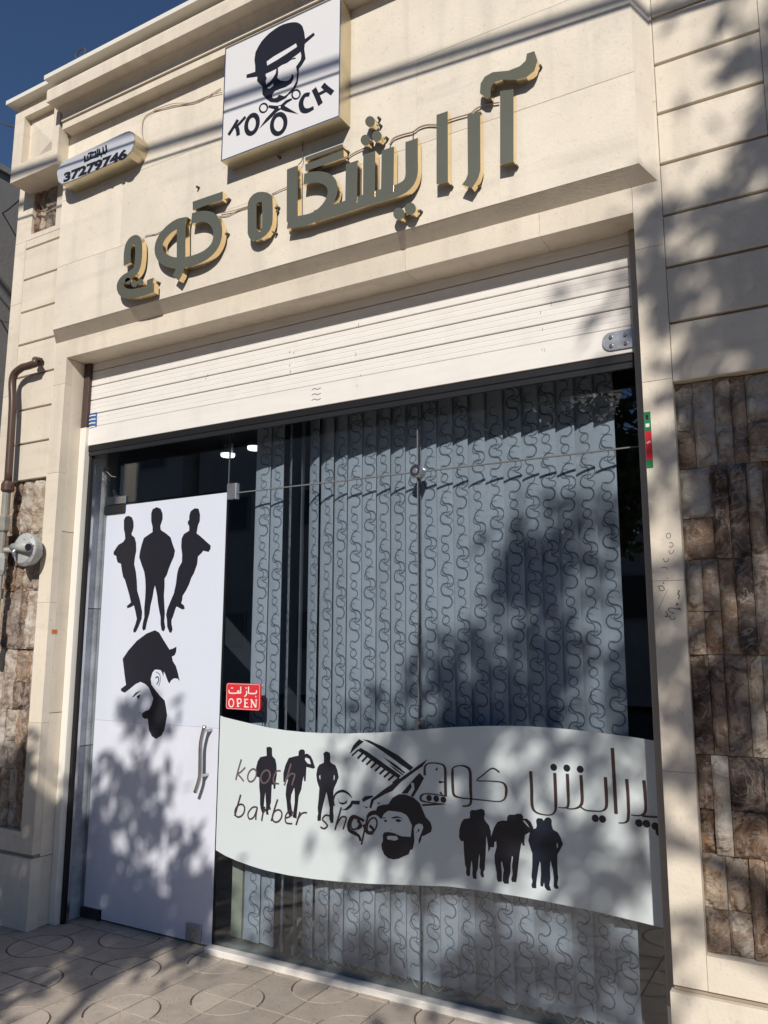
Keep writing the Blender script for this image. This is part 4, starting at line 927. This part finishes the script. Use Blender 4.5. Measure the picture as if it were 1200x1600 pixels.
letter('letter_madda', 'wavy gold stroke at the top right end of the sign', [za([(300, 292), (302, 262), (315, 240), (340, 226), (390, 221), (425, 207), (443, 190), (447, 168), (470, 160), (480, 190), (470, 222), (445, 242), (415, 250), (370, 249), (345, 258), (334, 275), (333, 305), (318, 305)])])
letter('letter_reh', 'gold letter with curled foot, second tall stroke from the right', [zb_([(830, 85), (887, 68), (888, 330), (880, 362), (868, 385), (850, 412), (806, 396), (822, 375), (832, 350)])])
letter('letter_alef', 'straight tall gold letter just right of the comb shaped group', [zb_([(692, 85), (742, 68), (743, 384), (692, 394)])])
letter('letter_group', 'long joined gold letters with comb teeth and round loop in the middle of the sign', [],
       [(ze([(-61, 1128), (130, 1070), (300, 1015), (480, 955), (640, 908), (770, 868), (860, 810), (903, 720), (905, 560), (905, 372)]), 15.5),
        (ze([(315, 592), (308, 1010)]), 16.5), (ze([(488, 500), (485, 950)]), 16.5), (ze([(672, 457), (665, 900)]), 17),
        (zd([(552, 138), (550, 400), (550, 660)]), 15.5), (zd([(505, 690), (610, 672), (740, 640), (840, 575), (915, 480), (950, 370), (925, 285), (850, 240), (750, 235), (665, 255)]), 13.5)])
letter('letter_bar', 'short slanted gold bar over the round loop, lower of two', [[(477, 257), (537, 234), (537.5, 247), (477.5, 267.5)]])
letter('letter_bar', 'short slanted gold bar touching the light box shadow, upper of two', [[(477, 246), (535, 225), (537, 230.5), (477.5, 252)]])
for k, (a, b, lab) in enumerate(((495, 190, 'round gold dot, top one of the three'), (450, 373, 'round gold dot, lower left of the three'), (562, 335, 'round gold dot, lower right of the three'))):
    letter('letter_dot', lab, [ze([(a + 48 * math.cos(i * math.pi / 12), b + 54 * math.sin(i * math.pi / 12)) for i in range(24)])])
for a, b, lab in ((780, 1100, 'round gold dot under the comb letters, left one of two'), (892, 1050, 'round gold dot under the comb letters, right one of two')):
    letter('letter_dot', lab, [ze([(a + 56 * math.cos(i * math.pi / 12), b + 60 * math.sin(i * math.pi / 12)) for i in range(24)])])
letter('letter_heh', 'gold oval ring letter with narrow slot in the middle of the sign', [zd([(108, 520), (113, 480), (130, 440), (165, 402), (205, 382), (250, 377), (300, 384), (338, 405), (353, 435), (356, 540), (356, 645), (350, 700), (325, 760), (290, 805), (240, 842), (190, 860), (150, 855), (125, 835), (108, 790)])], holes=[zd([(195, 500), (215, 478), (248, 478), (250, 600), (250, 735), (232, 775), (205, 775), (196, 740)])])
letter('letter_kaf_vav', 'large round looped gold letters at the left, below a slanted bar', [], [(zc([(700, 300), (610, 318), (520, 380), (450, 470), (430, 560), (460, 640), (540, 690), (640, 700), (760, 680), (880, 630), (970, 550), (1010, 450), (1005, 340), (950, 262), (860, 240), (755, 262)]), 12.5), (zc([(655, 300), (652, 500), (650, 690), (630, 790), (598, 850)]), 12.8)])
letter('letter_bar', 'slanted gold bar above the large looped letters at the left', [zc([(765, 97), (915, 45), (1062, -5), (1064, 60), (1055, 82), (900, 132), (768, 182)])])
letter('letter_cheh', 'small hooked gold letter at the left end of the sign', [], [(zc([(120, 715), (120, 600), (140, 510), (190, 470), (228, 505), (232, 640), (210, 760), (150, 820), (80, 865), (50, 920), (75, 985), (160, 1005), (280, 980), (385, 945)]), 10.5), (zc([(345, 960), (345, 860)]), 9)])
for a, b, lab in ((128, 880, 'tiny gold dot inside the hooked letter, left one'), (188, 905, 'tiny gold dot inside the hooked letter, middle one'), (250, 890, 'tiny gold dot inside the hooked letter, right one')):
    letter('letter_dot', lab, [zc([(a + 30 * math.cos(i * math.pi / 8), b + 34 * math.sin(i * math.pi / 8)) for i in range(16)])])
# stubs of the letter fixings standing in the wall
for a, b in ((436.7, 326), (360, 313), (358, 367), (433, 366.5), (250, 443), (543, 242), (544, 249), (659, 332), (596, 198), (594, 187), (606, 218), (311, 294), (438, 247)):
    v = on_y(a, b, F_); o = MB().tube([(v.x, F_ - .02, v.z), (v.x, F_ + .002, v.z)], [.006, .008], 8).build('fixing_stub', 'wire', fas)

# cables strung along the fascia
def cab(name, px, y, r, m, label): 
    o = wire(name, px, y, r, m, None, 5); tag(o, label, 'cable', 'thin cables fixed along the fascia'); return o
cab('fascia_cable', [(225, 222), (222, 205), (225, 185), (240, 174), (275, 165), (310, 158), (345, 138)], F_ - .006, .0025, 'wirelight', 'thin cable looping from the phone sign up to the light box')
cab('fascia_cable', [(240, 172), (270, 162), (300, 160), (325, 150), (347, 144)], F_ - .008, .002, 'wirelight', 'second thin cable beside the loop left of the light box')
cab('fascia_cable', [(227, 370), (229, 368), (245, 365), (258, 358)], F_ - .006, .0025, 'wirelight', 'short thin cable left of the large looped letters')
cab('fascia_cable', [(338, 338), (355, 337), (372, 329), (390, 323)], F_ - .006, .0022, 'wirelight', 'lower thin cable between looped letters and oval ring')
cab('fascia_cable', [(345, 333), (365, 329), (385, 323), (392, 321)], F_ - .009, .0022, 'wirelight', 'upper thin cable between looped letters and oval ring')
cab('fascia_cable', [(425, 303), (440, 296), (452, 291)], F_ - .007, .0022, 'wirelight', 'thin cable between oval ring and tall letter')
cab('fascia_cable', [(473, 200), (473, 235), (472, 250), (466, 258)], F_ - .02, .0022, 'wire', 'thin dark cable dropping below the light box')
cab('fascia_cable', [(540, 248), (553, 239), (566, 233), (580, 227)], F_ - .008, .003, 'wirelight', 'thin cable left of the three gold dots')
cab('fascia_cable', [(609, 226), (615, 216), (630, 210), (645, 206), (655, 199), (668, 195), (683, 195)], F_ - .01, .004, 'wirelight', 'thicker cable running right from the three gold dots')
cab('fascia_cable', [(702, 187), (715, 183), (735, 177), (745, 169), (760, 163), (780, 160)], F_ - .01, .0035, 'wirelight', 'cable passing behind the three tall strokes at the right')
cab('fascia_cable', [(646, 206), (645.5, 212), (645, 219)], F_ - .01, .0018, 'wire', 'very short cable dropping to the comb letters')

# ================================================================ things on the left pilaster
# brown pipe with elbow, grey valve fittings
pp = thing('gas_pipe', 'brown gas pipe bending into the wall above grey fittings', 'pipe')
ypp = -.37
def P3(a, b, y=ypp): return on_y(a, b, y)
e0 = P3(62, 567, -.30); e1 = P3(58, 567); e2 = P3(32, 576); e3 = P3(20, 592); e4 = P3(19.5, 640); e5 = P3(12.5, 755)
xz = smooth_path([(e1.x, e1.z), ((e1.x + e2.x) / 2, (e1.z + e2.z) / 2), (e2.x, e2.z), (e3.x, e3.z), (e4.x, e4.z), (e5.x, e5.z)], 5)
pth = [Vector((e0.x + .03, -.31, e0.z)), Vector((e0.x + .02, -.345, e0.z))] + [Vector((a, ypp, b)) for a, b in xz]
MB().tube(pth, .023, 14).build('pipe_run', 'brownpipe', pp, True)
px_, pz_ = e5.x, e5.z
vx = px_ - .005
MB().tube([(px_, ypp, pz_ + .01), (px_, ypp, pz_ - .01), (px_, ypp, pz_ - .045), (px_, ypp, pz_ - .055)], [.03, .038, .038, .03], 14).build('pipe_coupling', 'brownpipe', pp)
MB().tube([(vx, ypp, pz_ - .056), (vx, ypp, pz_ - .2)], .024, 14).build('pipe_sleeve', 'greypipe', pp)
MB().tube([(vx, ypp, pz_ - .19), (vx, ypp, pz_ - .21), (vx, ypp, pz_ - .29), (vx, ypp, pz_ - .3)], [.024, .034, .034, .026], 6).build('union_nut', 'greypipe', pp)
MB().tube([(vx - .002, ypp, pz_ - .3), (vx - .004, ypp, pz_ - .44)], .021, 12).build('pipe_sleeve', 'greypipe', pp)
MB().tube([(vx - .004, ypp, pz_ - .43), (vx - .004, ypp, pz_ - .46), (vx - .004, ypp, pz_ - .53), (vx - .004, ypp, pz_ - .56)], [.024, .036, .036, .024], 8).build('valve_body', 'meter', pp)
MB().tube([(vx - .006, ypp, pz_ - .55), (vx - .012, ypp, pz_ - .8), (vx - .015, ypp, pz_ - 1.05)], .02, 12).build('pipe_sleeve', 'meter', pp)
MB().tube([(vx - .01, ypp, pz_ - .64), (vx - .01, ypp, pz_ - .70)], .033, 8).build('union_nut', 'greypipe', pp)
MB().tube([(vx - .012, ypp - .02, pz_ - .78), (vx + .02, ypp - .05, pz_ - .79)], .012, 8).build('valve_lever', 'meter', pp)
MB().tube([(vx - .013, ypp, pz_ - .86), (vx - .013, ypp, pz_ - .93)], .031, 8).build('union_nut', 'greypipe', pp)
# gas regulator, a flanged drum facing the street
rg_ = thing('gas_regulator', 'round grey gas regulator with bolted flange beside the pipe', 'gas regulator')
c = on_y(33, 858, -.42); cx, cz = c.x, c.z; R_ = .098
MB().tube([(cx, -.335, cz), (cx, -.34, cz), (cx, -.385, cz), (cx, -.39, cz), (cx, -.398, cz), (cx, -.415, cz), (cx, -.425, cz)], [.04, .085, R_, R_, R_, R_ * .82, R_ * .3], 28).build('flanged_body', 'meter', rg_)
MB().tube([(cx - .07, -.425, cz + .015), (cx + .03, -.435, cz + .01), (cx + .09, -.44, cz + .005)], [.022, .03, .03], 14).build('outlet_tube', 'meter', rg_, True)
MB().tube([(cx + .088, -.44, cz + .005), (cx + .093, -.4405, cz + .005)], [.022, .02], 14).build('outlet_cap', 'dark', rg_)
MB().tube([(cx - .02, -.425, cz + .01), (cx - .025, -.45, cz - .02), (cx - .02, -.45, cz - .045)], [.016, .014, .006], 10).build('vent_spout', 'galv', rg_, True)
MB().tube([(cx - .09, -.39, cz), (cx - .2, -.38, cz + .01)], .015, 10).build('inlet_tube', 'meter', rg_)
for k in range(10):
    w = k * 2 * math.pi / 10 + .2; MB().tube([(cx + R_ * .9 * math.cos(w), -.397, cz + R_ * .9 * math.sin(w)), (cx + R_ * .9 * math.cos(w), -.406, cz + R_ * .9 * math.sin(w))], .006, 6).build('bolt', 'galv', rg_)
bs = MB().prism(disc(cx + .012, cz + .045, .022, 12, .014), -.4195, -.4185).build('inspection_label', 'blueSticker', rg_)
MB().tube([(cx + .02, -.30, cz - .02), (cx + .02, -.34, cz - .02)], .03, 10).build('wall_mount', 'galv', rg_)
# small stickers and marks
v = on_x(85, 987, XL); tag(bx('orange_sticker', (XL + .0004, v.y - .018, v.z - .012), (XL + .0015, v.y + .018, v.z + .012), 'orange'), 'small orange sticker on the left door jamb', 'sticker')
qs = thing('wall_sticker', 'narrow green and red sticker on the right door frame edge', 'sticker')
sx_ = XR + .002; 
for (za_, zb2, m) in ((2.355, 2.43, 'green'), (2.21, 2.2405, 'green'), (2.241, 2.3545, 'red')):
    bx('sticker_field', (sx_, P_ - .0016, za_), (sx_ + .024, P_ - .0006, zb2), m, qs)
bx('sticker_label', (sx_ + .004, P_ - .0022, 2.37), (sx_ + .018, P_ - .0014, 2.384), 'paper', qs)
bx('sticker_label', (sx_ + .006, P_ - .0022, 2.40), (sx_ + .016, P_ - .0014, 2.418), 'ink', qs)
mb = MB(); add_stroke(mb, smooth_path([(sx_ + .005, 2.312), (sx_ + .009, 2.306), (sx_ + .014, 2.314), (sx_ + .019, 2.308)], 3), .003, P_ - .0022, P_ - .0014); mb.build('sticker_lettering', 'paper', qs)
# scribbled pencil numbers on the right border stone
wr2 = thing('pencil_scribble', 'faint hand written numbers scribbled on the right stone border', 'graffiti')
s_ = lambda pts: Z(950, 800, 4.0, pts)
sc = [(s_(circ(378, 148, 14, 16, 6)), .9), (s_([(382, 195), (395, 190), (408, 205), (395, 220), (382, 215)]), .9), (s_([(378, 240), (392, 262), (408, 248), (412, 236)]), .9), (s_([(345, 290), (355, 310), (375, 305), (378, 288)]), .9), (s_([(330, 350), (360, 345), (372, 356)]), .8), (s_([(310, 465), (340, 462), (352, 485), (328, 492), (318, 470)]), 1.2), (s_([(345, 440), (348, 448)]), 1.5), (s_([(370, 410), (372, 416)]), 1.5), (s_([(375, 480), (345, 540), (315, 610)]), .5), (s_([(436, 490), (446, 496), (436, 510), (446, 520), (440, 545)]), 1.6), (s_([(428, 568), (438, 576), (430, 582), (425, 574)]), 1.1), (s_([(440, 600), (455, 610), (430, 605), (385, 600), (378, 615), (410, 635)]), 1.1), (s_([(360, 620), (372, 640), (358, 655), (385, 650), (390, 668), (415, 670), (418, 655)]), 1.1)]
decal_strokes('scribble', sc, 'pencil', wr2, P_ - .001, 3, closed=(0,))
# two joint pipe stub and wire loop on the parapet
stb = thing('roof_pipe_stub', 'short rusty pipe stub with wire loop standing on the parapet', 'pipe')
v = on_y(131, 98, -.5)
MB().tube([(v.x, -.5, z4 + .029), (v.x - .004, -.5, v.z + .02), (v.x - .005, -.5, v.z + .035)], [.035, .032, .024], 10).build('stub', 'wire', stb)
lp = [Vector((v.x - .035 + .045 * math.cos(w), -.5, v.z + .075 + .03 * math.sin(w))) for w in [i * math.pi / 8 for i in range(17)]]
MB().tube([Vector((v.x - .005, -.5, v.z + .03))] + lp[-3:][::-1] + lp[::-1], .005, 6).build('wire_loop', 'wire', stb)

# ================================================================ street cables (they throw the two slanting shadows)
def shade_pt(x, z, k, y=F_): return Vector((x, y, z)) - SUN_V * k
def span(name, label, A, B, r, sag=.0, n=16):
    d = B - A; A2 = A - d * (6 / d.length); B2 = B + d * (6 / d.length)
    pts = [A2 + (B2 - A2) * t for t in [i / n for i in range(n + 1)]]
    o = MB().tube(pts, r, 8).build(name, 'wire', None, True); return tag(o, label, 'cable', 'overhead cables along the street')
span('overhead_cable', 'thin black cable strung along the street close to the facade', shade_pt(-3.296, 4.303, 1.3), shade_pt(-.569, 4.132, 1.3), .0075)
span('overhead_cable', 'thick bundled black cable strung further out over the street', shade_pt(-1.727, 4.262, 3.9), shade_pt(-.568, 4.170, 3.9), .024)

# ================================================================ neighbour, opposite side of the street
nb = thing('neighbour_building', 'plain grey rendered building standing behind the left edge of the shop', 'building')
t0, t1 = on_x(0, 268, -5.3), on_x(16, 282, -5.3)
zt_ = t0.z
bx('wall', (-12, -.6, 0), (-5.3, 7, zt_), 'concrete', nb); bx('parapet_cap', (-12.05, -.65, zt_ + .001), (-5.27, 7.05, zt_ + .05), 'concrete', nb)
for a, b in (((0, 190), (24, 198)), ((0, 335), (30, 312)), ((0, 498), (14, 502))):
    A, B = on_x(*a, -5.1), on_y(*b, -.2); A = on_y(a[0], a[1], .1)
    o = MB().tube([A + (A - B) * 2, A, (A + B) / 2 + Vector((0, 0, -.012)), B + (B - A) * .1], .006, 6).build('service_wire', 'wire', None, True); tag(o, 'thin dark wire reaching the left side of the shop %s' % {190: 'against the sky', 335: 'below the capital', 498: 'above the brown pipe'}[a[1]], 'cable', 'service wires at the left edge')
def opposite(name, label, x0, x1, y, h, floors, bays):
    t = thing(name, label, 'building')
    bx('wall', (x0, y - 6, 0), (x1, y, h), 'facadeopp', t)
    bx('roof_edge', (x0 - .1, y - 6, h + .001), (x1 + .1, y + .15, h + .2), 'kerb', t)
    fh = h / floors; bw = (x1 - x0) / bays
    for i in range(floors):
        for j in range(bays):
            wx, wz = x0 + bw * (j + .5), fh * (i + .5)
            f = bx('window', (wx - .65, y + .001, wz - .6), (wx + .65, y + .05, wz + .65), 'kerb', t)
            bx('window_glass', (wx - .57, y + .051, wz - .52), (wx + .57, y + .06, wz + .57), 'winglass', f)
opposite('opposite_building', 'tall beige building across the street seen only as a dark reflection', -19, -5.9, -17, 11.5, 3, 4)
opposite('opposite_building', 'low beige building across the street, left of the tree reflection', -5.8, 9, -17.6, 5.4, 1, 5)
opposite('opposite_building', 'far tall beige block at the left end of the opposite row', -36, -19.3, -16.5, 13, 4, 6)

# ================================================================ street trees that dapple the facade
def leaf_mesh(name, pts, seed):
    rr = random.Random(seed); vs, fs = [], []
    for p in pts:
        s = rr.uniform(.03, .058)
        a = Vector((rr.gauss(0, 1), rr.gauss(0, 1), rr.gauss(0, 1))).normalized(); b = a.cross(Vector((rr.gauss(0, 1), rr.gauss(0, 1), rr.gauss(0, 1)))).normalized()
        k = len(vs); vs += [tuple(p - a * s * 1.5), tuple(p + b * s * .62 - a * s * .2), tuple(p + a * s * 1.5), tuple(p - b * s * .62 - a * s * .2)]; fs.append([k, k + 1, k + 2, k + 3])
    return mesh(name, vs, fs, 'leaf')
def lift(x, z, k): return Vector((x, -.2, z)) - SUN_V * k
def crown_points(blobs, seed):
    rr = random.Random(seed); out = []; cl = []
    for (x, z, rx, rz, nc, k0, k1) in blobs:
        for _ in range(nc):
            a = rr.uniform(0, 2 * math.pi); r = math.sqrt(rr.random()); cx, cz = x + rx * r * math.cos(a), z + rz * r * math.sin(a)
            c = lift(cx, cz, rr.uniform(k0, k1)); cl.append(c)
            sp_ = rr.uniform(.05, .12)
            for _ in range(rr.randint(20, 38)): out.append(c + Vector((rr.gauss(0, sp_), rr.gauss(0, sp_), rr.gauss(0, sp_ * .8))))
    return out, cl
def tree(name, label, base, fork, blobs, seed, r0):
    t = thing(name, label, 'tree', 'street trees shading the shop front')
    pts, cl = crown_points(blobs, seed); leaf_mesh('crown', pts, seed + 1); o = link('crown', leaf_mesh('crown', pts, seed + 1), t); o['kind'] = 'stuff'
    rr = random.Random(seed + 2)
    mid = (base + fork) / 2 + Vector((.05, .02, 0))
    MB().tube([base, base * .7 + fork * .3 + Vector((.03, 0, 0)), mid, fork], [r0 * 1.25, r0, r0 * .9, r0 * .72], 12).build('trunk', 'bark', t, True)
    br = MB()
    rr.shuffle(cl)
    for c in cl[:46]:
        m = fork * .5 + c * .5 + Vector((rr.uniform(-.1, .1), rr.uniform(-.1, .1), rr.uniform(.0, .25)))
        st_ = fork + (base - fork) * rr.uniform(0, .12)
        br.tube([st_, m, c], [r0 * .3, r0 * .16, .006], 6)
    br.build('branch', 'bark', t, True)
    return t
# right tree: shade on the right pilaster, the right half of the glass and the film
blA = [(.34, 3.10, .66, .50, 47, 5.2, 6.6), (.25, 3.72, .42, .24, 13, 5.2, 6.2), (.1, 4.1, .35, .15, 4, 5.2, 6.2), (-.05, 3.45, .3, .3, 10, 5.2, 6.2), (-2.1, .3, .5, .1, 9, 5.2, 6.5), (-1.3, .27, .4, .1, 9, 5.2, 6.5), (.1, 2.62, .55, .38, 36, 5.2, 6.6), (-.25, 2.0, .42, .42, 13, 5.2, 6.6), (-.95, 1.98, .36, .36, 13, 5.2, 6.6), (-1.55, 1.4, .4, .3, 8, 5.2, 6.6), (-1.12, 1.45, .62, .36, 17, 5.2, 6.6),
       (-.2, 1.25, .4, .4, 9, 5.2, 6.6), (-1.1, .88, .65, .26, 13, 5.2, 6.6), (-1.75, .92, .42, .23, 8, 5.2, 6.6), (-.8, .25, .5, .2, 4, 5.2, 6.6), (.9, 2.2, .4, 1.1, 45, 5.2, 6.8), (1.4, 2.9, .8, 1.0, 60, 5.2, 6.8), (-.58, 2.95, .14, .26, 6, 5.2, 6.2), (-.35, 2.35, .22, .22, 6, 5.2, 6.2), (-1.9, 1.05, .3, .3, 4, 5.2, 6.4), (.3, 1.9, .3, .4, 12, 5.2, 6.6)]
tree('street_tree', 'larger leafy street tree right of the camera', Vector((3.4, -6.1, -.02)), Vector((3.0, -6.0, 4.6)), blA, 21, .12)
blB = [(-3.45, .46, .42, .26, 12, 4.4, 5.4), (-3.62, .12, .42, .34, 17, 4.4, 5.4), (-4.15, .45, .36, .40, 26, 4.4, 5.4), (-4.3, 0, .6, .4, 40, 4.4, 5.4), (-4.5, -.5, .8, .4, 55, 4.4, 5.4), (-3.2, .4, .3, .36, 12, 4.4, 5.4), (-3.95, -.45, .35, .25, 22, 4.4, 5.4), (-3.35, .88, .4, .1, 5, 4.4, 5.2), (-3.0, .25, .2, .3, 6, 4.4, 5.2), (-3.3, 1.25, .3, .08, 2, 4.4, 5.2), (-5.2, .4, .6, .8, 50, 4.4, 5.6)]
tb = Vector((-.78, -5.72, -.02))
tree('street_tree', 'slender leafy street tree left of the camera', tb, Vector((-1.1, -5.5, 3.7)), blB, 44, .035)
